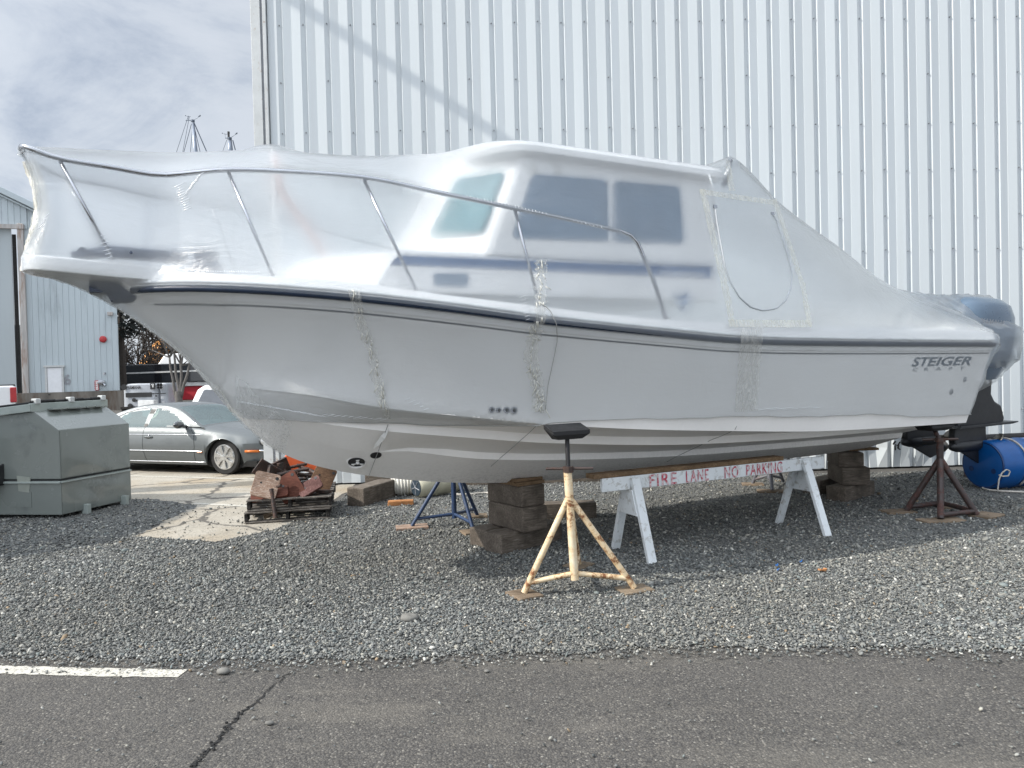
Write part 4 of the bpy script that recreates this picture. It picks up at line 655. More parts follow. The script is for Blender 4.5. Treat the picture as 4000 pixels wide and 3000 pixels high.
HALF = [film_half(a) for a in FS]; FZ = np.array([[p for p in h] for h in HALF])
# slack folds of the film aft of the transom and fine puckers along supports
rr_ = np.random.default_rng(3)
for i, a in enumerate(FS):
    for j in range(len(HALF[0])):
        if a > 5.05 and j > 2:
            w = min(1, (a-5.05)/.5); ph = FZ[i, j, 2]*9+a*3.2; FZ[i, j, 1] += w*(.020*math.sin(ph*1.7)+.016*math.sin(ph*3.1+1.3))*(.3 if j > NL+NG+NT_+NE-1 else 1); FZ[i, j, 2] += w*.010*math.sin(a*22+j)
        if j < 4 and -2.5 < a < 5.3: FZ[i, j, 1] += abs(rr_.normal(0, .003)); FZ[i, j, 2] += .006*math.sin(a*4+math.sin(a*9))
rows = [[bp(*p) for p in h]+[bp(p[0], -p[1], p[2]) for p in h[::-1][1:]] for h in FZ]
mf = MB().grid(rows); n_ = len(rows[-1]); mf.add(rows[-1], [tuple(range(n_))])
wrap = build(mf, 'shrink_wrap', MAT['film'], boat, True, autos=70)
def film_u(a, z):
    i = int(min(max(np.searchsorted(FS, a)-1, 0), len(FS)-2)); t = min(max((a-FS[i])/(FS[i+1]-FS[i]), 0), 1); h = lerp(FZ[i], FZ[i+1], t)[:NL+NG+NT_+NE+1]; return float(np.interp(z, h[:, 2], h[:, 1]))
def film_px(x, y, off=.006):
    u = 1.2
    for _ in range(50): a, z = bpx(x, y, u+off); u = .5*u+.5*film_u(a, z)
    return bp(a, u+off, z)
def ribbon(left, right, name, mat, n=40, jit=0, off=.006, nx=3):
    L = polyline([(*p, 0) for p in left], n); R = polyline([(*p, 0) for p in right], n); g = []
    for l, r in zip(L, R):
        l = l+np.array([random.gauss(0, jit), random.gauss(0, jit*.4), 0]); r = r+np.array([random.gauss(0, jit), random.gauss(0, jit*.4), 0]); g.append([film_px(*lerp(l, r, t)[:2], off+abs(random.gauss(0, .0025))) for t in np.linspace(0, 1, nx)])
    return build(MB().grid(g), name, mat, wrap, True)
ribbon([(752, 625), (766, 690), (793, 760), (806, 820), (815, 870), (832, 905)], [(776, 628), (790, 695), (814, 760), (824, 820), (836, 872), (844, 905)], 'tape_strip', MAT['tapec'], 44, 2.0)
ribbon([(1150, 590), (1158, 640), (1156, 690), (1140, 735), (1130, 770), (1146, 820), (1152, 860), (1150, 890)], [(1176, 588), (1181, 640), (1178, 690), (1166, 735), (1160, 775), (1172, 820), (1178, 860), (1180, 892)], 'tape_strip', MAT['tapec'], 54, 2.4)
ribbon([(1158, 562), (1158, 592)], [(1182, 560), (1180, 590)], 'tape_strip', MAT['tape'], 12, 2.2)
ribbon([(1603, 708), (1597, 760), (1592, 820), (1588, 890)], [(1650, 708), (1644, 760), (1640, 820), (1636, 886)], 'tape_strip', MAT['tapec'], 40, .8)
dr = ribbon([(1511, 408), (1590, 420), (1672, 432)], [(1512, 419), (1590, 431), (1674, 443)], 'door_tape', MAT['tape'], 22, .5); dr2 = ribbon([(1511, 408), (1534, 510), (1557, 610), (1577, 704)], [(1523, 408), (1548, 510), (1572, 610), (1590, 704)], 'door_tape', MAT['tape'], 40, .6); ribbon([(1668, 430), (1700, 525), (1730, 620), (1744, 704)], [(1678, 430), (1710, 525), (1741, 620), (1755, 704)], 'door_tape', MAT['tape'], 40, .6); ribbon([(1572, 690), (1660, 691), (1750, 691)], [(1574, 706), (1660, 707), (1756, 707)], 'door_tape', MAT['tape'], 36, 1.0)
ribbon([(1568, 346), (1570, 380), (1574, 412)], [(1577, 346), (1582, 380), (1588, 412)], 'tape_strip', MAT['tape'], 14, .6)
zp = [film_px(p[0], p[1], .008) for p in polyline([(1545, 447, 0), (1549, 480, 0), (1558, 530, 0), (1566, 575, 0), (1578, 610, 0), (1598, 643, 0), (1622, 664, 0), (1648, 671, 0), (1676, 667, 0), (1697, 650, 0), (1709, 620, 0), (1711, 590, 0), (1704, 558, 0), (1690, 515, 0), (1679, 480, 0), (1669, 462, 0)], 80)]
build(MB().tube(zp, .0075, 6), 'door_zip', M('pale_zip', (.42, .44, .46), .35), wrap, True)
m = MB().box(film_px(1545, 446, .012), (.045, .01, .03), BY); m.box(film_px(1669, 461, .012), (.045, .01, .03), BY); build(m, 'zip_pull', MAT['steel'], wrap)
# creased tape seam down the front of the film and along the stem
sm = polyline([bp(-4.02, .0, 2.575), bp(-3.99, 0, 2.72), bp(-3.955, 0, 2.87), bp(-3.915, 0, 3.05), bp(-3.93, 0, 3.2), bp(-3.98, 0, 3.38)], 40); g = []
for i, p in enumerate(sm):
    w = .035+.02*math.sin(i*.5); c0 = p-BE*.012; g.append([c0+BE*.10+BN*(w+.012+random.gauss(0, .003)), c0+BE*.03+BN*(w*.6+.010), c0-BE*abs(random.gauss(.003, .003)), c0+BE*.03-BN*w*.6, c0+BE*.10-BN*w])
build(MB().grid(g), 'front_seam', tape_material('creased_seam_tape', (.85, .83, .74), .62), wrap, True)
sm = [bp(a, 0, fk(a)) for a in np.linspace(-3.95, -2.58, 46)]; g = []
for i, p in enumerate(sm):
    w = .02+.055*(i/45); g.append([p+BN*w+np.array([0, 0, w*1.5+random.gauss(0, .008)]), p+BN*w*.5+np.array([0, 0, w*.35]), p-np.array([0, 0, .006+abs(random.gauss(0, .004))]), p-BN*w+np.array([0, 0, w*1.3])])
build(MB().grid(g), 'stem_seam', MAT['tapec'], wrap, True)
g = []
for i, a in enumerate(np.linspace(-2.66, -2.20, 26)):    # gathered, crumpled film end at the stem
    p = bp(a, 0, ke_f(a)); r_ = []
    for u, dz in ((.13, .30), (.11, .2), (.075, .11), (.035, .03), (0, -.02), (-.05, .06)): r_.append(p+BN*(u*1.0+random.gauss(.012, .006)+max(0, bottom_u(a, min(ke_f(a)+max(dz, 0), zc_f(a)-.01)) if a > -2.6 else 0)*(u > 0.05))+np.array([0, 0, dz+random.gauss(0, .006)])+BE*random.gauss(0, .008))
    g.append(r_)
build(MB().grid(g), 'gathered_end', tape_material('crumpled_film', (.80, .83, .83), .24), wrap, True)
# strap cord along the lower edge, straps under the hull, a loose flag of tape
lo_ = [bp(p[0][0], p[0][1]+.008, p[0][2]) for p in FZ[(FS > -2.4) & (FS < 5.3)]]; build(MB().tube(lo_, .004, 5), 'edge_cord', MAT['cord'], wrap, True)
def under(pts):
    P_ = []
    for x, y, _z in polyline([(*p, 0) for p in pts], 16):
        try: p, n_ = bottom_px(x, y); P_.append(p+n_*.012)
        except Exception: pass
    return P_
for pts in ([(1170, 905), (1140, 935), (1100, 970), (1060, 1005)], [(1598, 900), (1590, 925), (1500, 965), (1440, 995)], [(838, 915), (812, 985), (795, 1030)]):
    P_ = polyline(under(pts), 12); build(MB().tube(P_, .003, 5), 'hull_strap', MAT['cord'], wrap, True)
p0, n_ = bottom_px(839, 925); p1, _n = bottom_px(806, 968); d_ = (p1-p0); sd_ = np.cross(d_, n_); sd_ /= np.linalg.norm(sd_); build(MB().grid([[p0+n_*.02-sd_*.006, p0+n_*.02+sd_*.006], [lerp(p0, p1, .4)+n_*.06-sd_*.022, lerp(p0, p1, .4)+n_*.06+sd_*.022], [lerp(p0, p1, .8)+n_*.05-sd_*.016, lerp(p0, p1, .8)+n_*.05+sd_*.016], [p1+n_*.03-sd_*.002, p1+n_*.03+sd_*.002]]), 'tape_flag', MAT['white'], wrap)
cordp = [film_px(x, y, .01) for x, y in ((1170, 655), (1190, 672), (1202, 700), (1204, 735), (1196, 775), (1184, 830), (1178, 885))]; build(MB().tube(polyline(cordp, 24), .0035, 5), 'loose_cord', MAT['cord'], wrap, True)
# torn, stringy tape shreds and pulled puckers in the film
m = MB()
def shreds(cx0, cy0, cx1, cy1, n, L, w=.003):
    for _ in range(n):
        t = random.random(); x = cx0+(cx1-cx0)*t+random.gauss(0, 5); y = cy0+(cy1-cy0)*t; a = random.gauss(1.45, .5); l = L*random.uniform(.4, 1.3)
        m.tube([film_px(x, y, .010), film_px(x+.5*l*math.cos(a), y+.5*l*math.sin(a), .016), film_px(x+l*math.cos(a), y+l*math.sin(a), .009)], w, 4)
shreds(1148, 785, 1170, 885, 34, 16); shreds(1166, 560, 1166, 700, 26, 12); shreds(764, 625, 800, 760, 14, 14); shreds(808, 770, 830, 890, 20, 16); shreds(1150, 700, 1146, 780, 12, 14, .0022); setting(build(m, 'tape_shreds', M('cream_tape_shreds', (.66, .65, .58), .5), wrap, True), 'stuff')
m = MB()
def pucker(x0, y0, x1, y1, n, dx, dy, r=.0028, off=.004):
    for i in range(n):
        t = i/max(1, n-1); x = x0+(x1-x0)*t; y = y0+(y1-y0)*t; s_ = random.uniform(.5, 1.1); ddx, ddy = dx*s_, dy*s_; P_ = [film_px(x-ddx*q_/2, y-ddy*q_/2, off-.006*abs(q_)) for q_ in (-1, -.5, 0, .5, 1)]; m.tube(P_, [r*.2, r, r, r, r*.2], 5)
pucker(386, 400, 404, 452, 12, 28, -12); pucker(432, 378, 402, 418, 8, 24, -16); pucker(222, 508, 236, 556, 7, 22, -6); pucker(88, 490, 100, 466, 4, 16, -14); pucker(388, 340+20, 350, 362+14, 0, 1, 1); pucker(396, 586, 560, 588, 34, 1.5, 7, .0018); pucker(1010, 424, 1180, 462, 24, 2, 10, .0016); pucker(1240, 478, 1300, 492, 8, 3, 9, .0016); pucker(1120, 580, 1196, 584, 0, 1, 1)
pucker(1140, 690, 1130, 640, 8, 20, -8, .0016); pucker(880, 862, 920, 884, 5, 18, -7, .002); pucker(1590, 895, 1500, 890, 0, 1, 1); pucker(1760, 880, 1640, 884, 6, 40, 5, .002); pucker(520, 868, 700, 900, 16, 26, 9, .0024); pucker(700, 896, 830, 906, 10, 26, -6, .002)
setting(build(m, 'film_puckers', M('stretched_film', (.82, .85, .88), .18, coat=.5), wrap, True), 'stuff')
# ---------------------------------------------------------------- boat stands
def stand(label, J, feet, apex_z, top_z, pad, pipe_r, mat, rodmat=None, Y=True, links=None, foot_z=.03, padmat=None, pad_dim=(.30, .22, .05), pad_tilt=0., sockr=1.35, pad_yaw=BY, low=.17, lean=(0, 0)):
    J = np.array([J[0], J[1], 0.]); root = thing('boat_stand', J, label, 'boat stand', 'boat stands under the wrapped boat'); r = pipe_r; ap = J+np.array([lean[0], lean[1], apex_z])
    build(MB().tube([J+np.array([0, 0, low-.05]) if Y else ap-np.array([0, 0, .35]), ap+np.array([lean[0]*.2, 0, .20])], r*sockr, 14), 'centre_tube', mat, root, True, autos=50)
    F = [np.array([f[0], f[1], foot_z]) for f in feet]
    for f in F: build(MB().tube([ap-np.array([0, 0, .02]), f], r, 12), 'leg', mat, root, True, autos=50)
    if Y:
        for f in F: build(MB().tube([J+np.array([0, 0, low]), lerp(f, ap, .10)], r*.85, 10), 'brace', mat, root, True, autos=50)
    for i, j in (links or []): build(MB().tube([lerp(F[i], ap, .06), lerp(F[j], ap, .06)], r*.8, 10), 'brace', mat, root, True, autos=50)
    rm = rodmat or MAT['threadp']; a0 = ap+np.array([0, 0, .18]); tp = np.array([pad[0], pad[1], top_z]); build(MB().tube([a0, tp], r*.72, 12), 'screw_rod', rm, root, True, autos=50)
    n = build(MB().tube([a0+np.array([0, 0, -.01]), a0+np.array([0, 0, .035])], r*1.7, 8), 'adjusting_nut', MAT['padrust'], root); 
    m = MB().tube([a0+np.array([-.17, .05, .015]), a0+np.array([.19, -.03, .02])], r*.42, 8); build(m, 'handle', MAT['padrust'], n, True, autos=50)
    cy_, sy_ = math.cos(pad_yaw), math.sin(pad_yaw); fq = lambda x, y, z: tp+np.array([x*cy_-y*sy_, x*sy_+y*cy_, z]); tt = math.tan(pad_tilt); a_, b_, h_ = pad_dim
    top4 = [fq(x*a_/2, y*b_/2, h_-y*b_/2*tt) for x, y in ((-1, -1), (1, -1), (1, 1), (-1, 1))]; mid4 = [fq(x*a_/2, y*b_/2, h_-.03-y*b_/2*tt) for x, y in ((-1, -1), (1, -1), (1, 1), (-1, 1))]; low4 = [fq(x*a_*.32, y*b_*.38, -.05) for x, y in ((-1, -1), (1, -1), (1, 1), (-1, 1))]
    m = MB().grid([top4, mid4, low4], True); m.add(top4, [(0, 1, 2, 3)]); m.add(low4, [(3, 2, 1, 0)]); build(m, 'pad', padmat or MAT['black'], root, bevel=.008)
    return root
NS = [gnd(1132, 1280, .03), gnd(1370, 1269, .03), gnd(1250, 1217, .03)]; J0 = gnd(1241.5, 1252, .12)
J0 = np.array([J0[0], J0[1], 0]); apz = onplane(1226, 1062, J0, (0, 1, 0))
zp_ = onplane(1219, 944, (apz[0], J0[1], 0), (0, 1, 0))
stand('cream boat stand with flaking rust in the foreground under the hull side', J0, NS, apz[2]-.02, zp_[2]+.03, zp_-BN*.05+BE*.055, .0245, MAT['sandp'], pad_dim=(.34, .15, .04), pad_tilt=-.30, lean=(-.03, 0))
BL = [gnd(890, 1136, .03), gnd(1023, 1146, .03), gnd(1031, 1112, .03)]; JB = np.mean(BL, 0)
stand('blue painted boat stand on the far side of the bow', JB, BL, .80, 1.15, bp(-1.35, -.55, 1.1), .0215, MAT['bluep'], low=.14)
BR = [gnd(1958, 1102, .03), gnd(2032, 1121, .03), gnd(2110, 1112, .03), gnd(2033, 1092, .03)]; JR = np.mean(BR, 0); apr = onplane(2034, 962, JR, (0, 1, 0))
stand('dark brown rusty boat stand beneath the stern by the motors', JR, BR, apr[2]-.13, 1.0, bp(4.88, 1.08, 0), .034, MAT['brownp'], MAT['brownp'], Y=False, links=[(0, 3), (3, 2), (1, 2)], pad_dim=(.4, .26, .04), pad_tilt=-.2, sockr=1.1)
GR = [gnd(1626, 1044, .03), gnd(1692, 1040, .03), gnd(1668, 1059, .03)]; JG = np.mean(GR, 0)
stand('grey boat stand on the far side beneath the stern half', JG, GR, .62, 1.0, bp(4.3, -1.0, 0), .024, MAT['greyp'])
def flat_pad(label, c, d, yaw, mat, z=0, tilt=(0, 0)):
    o = build(MB().box((c[0], c[1], z+d[2]/2), d, yaw, tilt[0], tilt[1]), 'plywood_pad', mat, bevel=.004); return tag(o, label, 'wooden pad', 'plywood pads under stand feet')
for lab, p, d, y, mt in (("plywood pad under the nearest left foot of the cream stand", NS[0], (.21, .24, .026), .5, 'ply'), ("plywood pad under the right foot of the cream stand", NS[1], (.26, .20, .024), .35, 'plyg'), ("greyed plywood pad under the hidden back foot of the cream stand", NS[2], (.22, .20, .024), .9, 'plyg'),
    ("pale split pad under the left foot of the blue stand", BL[0], (.36, .22, .03), .2, 'padw'), ("brown pad under the nearest foot of the blue stand", BL[1], (.26, .22, .03), .4, 'ply'), ("brown pad under the farthest foot of the blue stand", BL[2], (.24, .2, .03), .1, 'plyg'),
    ("brown pad under the left foot of the dark brown stand", BR[0]-np.array([.1, 0, 0]), (.34, .22, .028), .1, 'ply'), ("long pad under the nearest foot of the dark brown stand", BR[1], (.46, .2, .028), .12, 'ply'), ("grey brown pad under the right foot of the dark brown stand", BR[2]+np.array([.12, .02, 0]), (.34, .24, .028), .6, 'ply'), ("pad under the farthest foot of the dark brown stand", BR[3]+np.array([.1, 0, 0]), (.28, .2, .028), .1, 'ply'),
    ("brown plank pad under the left foot of the grey stand", GR[0], (.3, .2, .03), -.2, 'ply'), ("brown plank pad under the nearest foot of the grey stand", GR[2], (.4, .2, .03), -.3, 'ply')): flat_pad(lab, (p[0], p[1]), d, y, MAT[mt])

# ---------------------------------------------------------------- timber blocks
def block(label, c, d, yaw, z, mat='timber', group='timber blocks carrying the keel', name='timber_block', bev=.015, roll=0):
    me = MB().box((0, 0, 0), d); o = build(me, name, MAT[mat], bevel=bev); o.location = (c[0], c[1], z+d[2]/2); o.rotation_euler = (roll, 0, yaw); return tag(o, label, 'timber', group)
yw = math.atan2(7.46-7.02, .34+.14); c0 = np.array([-.14, 7.02])+np.array([math.cos(yw), math.sin(yw)])*.42+np.array([-math.sin(yw), math.cos(yw)])*.13
block('long timber block lowest in the front pile, nearest the road', c0, (.84, .26, .195), yw, .0, 'timber')
block('dark short timber block lowest in the front pile, left and behind', np.array([-.29, 7.29])+np.array([math.cos(yw), math.sin(yw)])*.38+np.array([-math.sin(yw), math.cos(yw)])*.14, (.76, .25, .185), yw, .0, 'timberd')
yb = yw-.12; cb = np.array([.02, 7.42]); block('squared timber block second from the ground in the front pile', cb, (.30, .60, .235), yb, .196, 'timberd'); block('squared timber block third from the ground in the front pile', cb+np.array([-.012, .015]), (.285, .58, .205), yb+.03, .432, 'timberd')
h1 = ke_f(.0)-.012; zz = .638
block('thin plank on the front pile under the two top boards', cb+np.array([-.02, .02]), (.33, .56, .036), yb+.02, zz, 'timbery', 'timber blocks carrying the keel', 'plank', .004); block('thin brown board topmost in the front pile under the keel', cb+np.array([-.01, .02]), (.32, .5, .03), yb-.04, zz+.0375, 'timbery', 'timber blocks carrying the keel', 'plank', .004)
yr = yw-.05; r0 = np.array([4.14, 9.26]); ex = np.array([math.cos(yr), math.sin(yr)]); ey = np.array([-math.sin(yr), math.cos(yr)])
block('long timber block lowest in the stern pile, nearest the road', r0+ex*.40+ey*.13, (.80, .26, .19), yr, 0, 'timberd'); block('timber block lowest in the stern pile, farther back', np.array([4.05, 9.85])+ex*.33+ey*.10, (.7, .25, .19), yr, 0, 'timberd')
cr = np.array([4.38, 9.72]); block('big dark timber block midway in the stern pile', cr, (.34, .66, .225), yr-1.57+.75, .192, 'timberd'); block('big dark timber block topmost in the stern pile', cr+np.array([-.03, .02]), (.31, .62, .185), yr-1.57+.70, .418, 'timberd'); block('thin board sticking out on top of the stern pile', cr+np.array([.16, -.02]), (.42, .16, .03), .15, .604, 'timbery', 'timber blocks carrying the keel', 'plank', .004)
block('long weathered timber beam lying by the pallets in the gravel', (-1.96, 10.25), (.86, .27, .25), math.atan2(10.47-9.88, -1.77+2.02)+0.02, 0, 'timber', 'timbers lying on the ground', 'timber_beam'); 
block('wide weathered timber behind the front pile', (.55, 8.75), (.80, .20, .19), .06, .0, 'timber', 'timbers lying on the ground', 'timber_beam', .01)
block('orange split piece of firewood on the gravel beside the fenders', (-1.52, 9.86), (.34, .11, .07), .12, .0, 'orangew', 'loose bits of wood', 'wood_scrap', .012)

# ---------------------------------------------------------------- white stencilled barricade
F1, B1, F2, B2 = gnd(1409, 1219), gnd(1329, 1187), gnd(1788, 1159), gnd(1682, 1131); M1 = (F1+B1)/2; M2 = (F2+B2)/2; D_ = (M2-M1)/np.linalg.norm(M2-M1); Nn = np.array([D_[1], -D_[0], 0])
pl = lambda x, y: onplane(x, y, M1+Nn*.03, Nn); tl_, bl_, tr2, br2 = pl(1298.5, 1036.5), pl(1300, 1063.5), pl(1777, 983), pl(1779, 1010)
bar = thing('road_barricade', (M1+M2)/2, 'white wooden barricade with red stencilled fire lane lettering under the boat', 'barricade')
zt0 = (tl_[2]+tr2[2])/2; zb0 = (bl_[2]+br2[2])/2; m = MB().frame(((tl_+tr2)/2)[:2].tolist()+[(zt0+zb0)/2], D_*np.linalg.norm((tr2-tl_)[:2]), Nn*.040, (0, 0, zt0-zb0)); bm_ = build(m, 'beam', MAT['wpaint'], bar, bevel=.006)
for Mx, Fq, Bq in ((M1, F1, B1), (M2, F2, B2)):
    top = np.array([Mx[0], Mx[1], zt0-.02])
    for Q, sg in ((Fq, 1), (Bq, -1)): p1 = np.array([Q[0], Q[1], .0]); t_ = top+Nn*sg*.055; build(MB().beam(t_, lerp(p1, t_, .0), .088, .040, Nn), 'leg', MAT['wpaint'], bar, bevel=.005)
    f = lambda Q, t, sg: lerp(np.array([Q[0], Q[1], 0]), top+Nn*sg*.055, t)
    a_, b_, c_, d_ = f(Fq, .55, 1), f(Fq, .86, 1), f(Bq, .86, -1), f(Bq, .55, -1); of = D_*(.055 if Mx is M2 else -.06); build(MB().prism([a_+of, b_+of, c_+of, d_+of], D_*.014), 'gusset', MAT['wpaint'], bar, bevel=.003)
pk0 = tl_-D_*.09+np.array([0, 0, .020])-Nn*.05; pk1 = pk0+D_*2.3; pk1[2] = pk0[2] = zt0+.022; o = build(MB().beam(pk0, pk1, .14, .042), 'plank', MAT['timbery'], bevel=.004); tag(o, 'brown plank laid along the top of the white barricade', 'timber')
def sten(txt, x0, x1, ymid):
    p0 = onplane(x0, ymid, M1+Nn*.054, Nn); p1 = onplane(x1, ymid, M1+Nn*.054, Nn); v, f = text_mb(txt, .112, .014, 0, 1.15); kx = np.linalg.norm((p1-p0)[:2])/v[:, 0].max(); zc_ = (zt0+zb0)/2-.056
    dd = D_; L0 = tl_; sl_ = (pl((x0+x1)/2+1, ymid)-pl((x0+x1)/2, ymid))
    pts = [np.array([p0[0], p0[1], zc_])+dd*q[0]*kx+np.array([0, 0, q[1]])+Nn*(.0215+.003-.054+.03) for q in v]; return build(MB().add(pts, f), 'stencil_lettering', MAT['redst'], bm_)
sten('FIRE', 1403, 1462, 1040); sten('LANE', 1482, 1531, 1032); sten('NO', 1565, 1595, 1020); sten('PARKING', 1612, 1690, 1012)

# ---------------------------------------------------------------- pallets with stand pads and rusty pipes
PF, PR_, PB = gnd(528, 1134), gnd(711, 1117), gnd(762, 1071); cr_, sr_ = math.cos(-.16), math.sin(-.16); PR_ = PF+np.array([[cr_, -sr_, 0], [sr_, cr_, 0], [0, 0, 1]])@(PR_-PF); dx_ = (PR_-PF); LX = np.linalg.norm(dx_); dx_ /= LX; dy_ = (PB-PR_); dy_ -= dx_*np.dot(dy_, dx_)*.9; LYp = min(np.linalg.norm(dy_), 1.25); dy_ /= np.linalg.norm(dy_)
def pallet(label, O, z0, h=.135, LY=1.25, LX=LX):
    Z3 = np.array([0, 0, 1.]); O = np.array([O[0], O[1], z0]); r = thing('wooden_pallet', O, label, 'pallet', 'stacked pallets'); g = lambda x, y, z: O+dx_*x+dy_*y+Z3*z
    for x in (.02, LX/2, LX-.02): 
        m = MB()
        for y0, y1 in ((0, .18), (.42, .80), (1.04, LY)): m.frame(g(x, (y0+y1)/2, h/2), dx_*.04, dy_*(y1-y0), Z3*(h-.05))
        m.frame(g(x, LY/2, h-.045), dx_*.04, dy_*LY, Z3*.04); build(m, 'stringer', MAT['palletd'], r, bevel=.004)
    n = 8
    for i in range(n): build(MB().frame(g(LX/2+random.gauss(0, .008), .05+(LY-.1)*i/(n-1), h-.010+random.gauss(0, .002)), dx_*(LX+random.uniform(-.02, .02)), dy_*.095, Z3*.018), 'top_slat', MAT['pallet'], r, bevel=.003)
    for i in (0, .5, 1): build(MB().frame(g(LX/2, .05+(LY-.1)*i, .010), dx_*LX, dy_*.10, Z3*.018), 'bottom_slat', MAT['pallet'], r, bevel=.003)
    return r
pallet('lower grey wooden pallet lying on the gravel', PF, .012); pallet('upper grey wooden pallet heaped with pads and pipes', PF+dx_*.03+dy_*.02, .150)
PO = np.array([PF[0], PF[1], .29])
def pad(label, c, ex, ez, w, h, mat, t=.035, r=.04):
    ex = np.array(ex, float); ex /= np.linalg.norm(ex); ez = np.array(ez, float); ez -= ex*np.dot(ex, ez); ez /= np.linalg.norm(ez); n_ = np.cross(ex, ez); c = np.array(c)
    q = rounded([(-w/2, -h/2), (w/2, -h/2), (w/2, h/2), (-w/2, h/2)], r, 4); o = build(MB().prism([c+ex*a+ez*b for a, b in q], n_*t), 'stand_pad', mat, bevel=.005); tag(o, label, 'stand pad', 'wooden stand pads heaped on the pallets')
    build(MB().lathe(c+ex*w*.36+ez*h*.33-n_*.003, n_, [(.020, 0), (.020, t+.006)], 12), 'bolt_hole', MAT['black'], o); build(MB().lathe(c-ex*w*.2+ez*h*.05-n_*.003, n_, [(.012, 0), (.012, t+.006)], 10), 'bolt_hole', MAT['black'], o); return o
def pp(x, y, dep):  # point of the heap seen at a photo place, this deep behind the pallet front
    return onplane(x, y, PF+dy_*dep, dy_)
def padpx(label, q, dep, lean, mat, t=.035):
    # q: centre px, width m, height m, roll
    c = pp(q[0], q[1], dep); ex = dx_*math.cos(q[4])+np.array([0, 0, math.sin(q[4])]); ez = -dx_*math.sin(q[4])+np.array([0, 0, math.cos(q[4])])+dy_*lean; return pad(label, c, ex, ez, q[2], q[3], mat, t)
padpx('worn pale square pad leaning at the front of the heap', (574, 1049, .30, .31, -.28), .10, .45, MAT['padw']); padpx('red pad lying under the worn pale pad', (583, 1068, .44, .20, .12), .16, 1.4, MAT['padr']); padpx('red brown pad standing in the middle of the heap', (626, 1053, .30, .34, .55), .22, .5, MAT['padr']); padpx('wine red scuffed pad in the right half of the heap', (671, 1053, .30, .19, .50), .16, .9, MAT['padpk']); padpx('orange brown pad at the right end of the heap', (697, 1034, .27, .33, -.45), .42, .6, MAT['pado'])
pj = MB()
PIPES = [((598, 1024), (667, 1013), .5, .6), ((590, 1034), (648, 1014), .45, .7), ((612, 1031), (672, 1024), .5, .9), ((640, 1022), (680, 1030), .35, .7), ((604, 1041), (665, 1033), .6, .5), ((633, 1047), (676, 1040), .4, .8), ((625, 1010), (662, 1002), .8, .9), ((642, 1005), (690, 1026), .9, .7), ((600, 1045), (690, 1046), .7, .8), ((650, 1034), (700, 1020), .8, 1.), ((614, 1017), (640, 1048), .6, .4), ((660, 1012), (704, 1030), 1.0, .9), ((596, 1029), (630, 1018), .3, .5), ((620, 1058), (690, 1056), .5, .6), ((610, 1070), (680, 1064), .6, .7), ((640, 1062), (710, 1050), .8, .9)]
for (a_, b_, d0_, d1_) in PIPES:
    p0 = pp(*a_, d0_); p1 = pp(*b_, d1_); r_ = random.uniform(.019, .028); m = MB(); d_ = (p1-p0)/np.linalg.norm(p1-p0); m.lathe(p0, d_, [(r_*.7, .02), (r_*.72, 0), (r_, 0), (r_, np.linalg.norm(p1-p0)), (r_*.7, np.linalg.norm(p1-p0))], 12); o = build(m, 'rusty_pipe', MAT['pipe'], None, True, autos=40); tag(o, 'dark rusty steel pipe lying in the heap on the pallets', 'pipe', 'rusty pipes heaped on the pallets')
p0 = pp(586, 1056, .06); p1 = pp(595, 1118, -.035); o = build(MB().tube([p0, p1], .026, 12), 'rusty_pipe', MAT['pipe'], None, True, autos=40); tag(o, 'brown pipe stub hanging down over the front of the pallets', 'pipe')
p0 = pp(588, 1054, .14); p1 = pp(607, 1049, .05); o = build(MB().tube([p0, p1], .022, 12), 'rusty_pipe', MAT['pipe'], None, True, autos=40); tag(o, 'short pale ended pipe poking out beside the worn pad', 'pipe')
for lab, (x, y), dep, rot, d in (('dark folded steel plate behind the worn pale pad', (580, 1020), .5, .6, (.34, .03, .22)), ('black steel plate tilted on top of the heap', (600, 1012), .6, -.4, (.3, .03, .2)), ('dark rusty bracket lying at the right of the heap', (684, 1066), .28, .2, (.32, .16, .07))):
    c = pp(x, y, dep); o = build(MB().box(c, d, .5, rot, .3).box(c+np.array([.05, 0, .03]), (d[0]*.4, d[1]*1.6, d[2]*.5), 1.1, rot*.4), 'steel_plate', MAT['pipe'], bevel=.006); tag(o, lab, 'scrap metal')
c = pp(638, 1004, 1.0); o = build(MB().prism([c+dx_*a+np.array([0, 0, b]) for a, b in ((-.24, -.05), (-.10, .17), (-.03, .19), (.12, .06), (.3, -.02), (.25, -.12))], dy_*.12), 'orange_cone', MAT['orange'], bevel=.02); tag(o, 'bright orange plastic bin edge showing at the top of the heap', 'plastic bin')
c = pp(570, 1116, .2); o = build(MB().tube([c, c+dx_*.16+np.array([0, 0, .06]), c+dx_*.3+np.array([0, 0, .09]), c+dx_*.5+np.array([0, 0, .02])], [.035, .03, .012, .004], 8), 'crumpled_rag', MAT['ply'], None, True); tag(o, 'crumpled pale rag stuffed inside the lower pallet', 'rag')

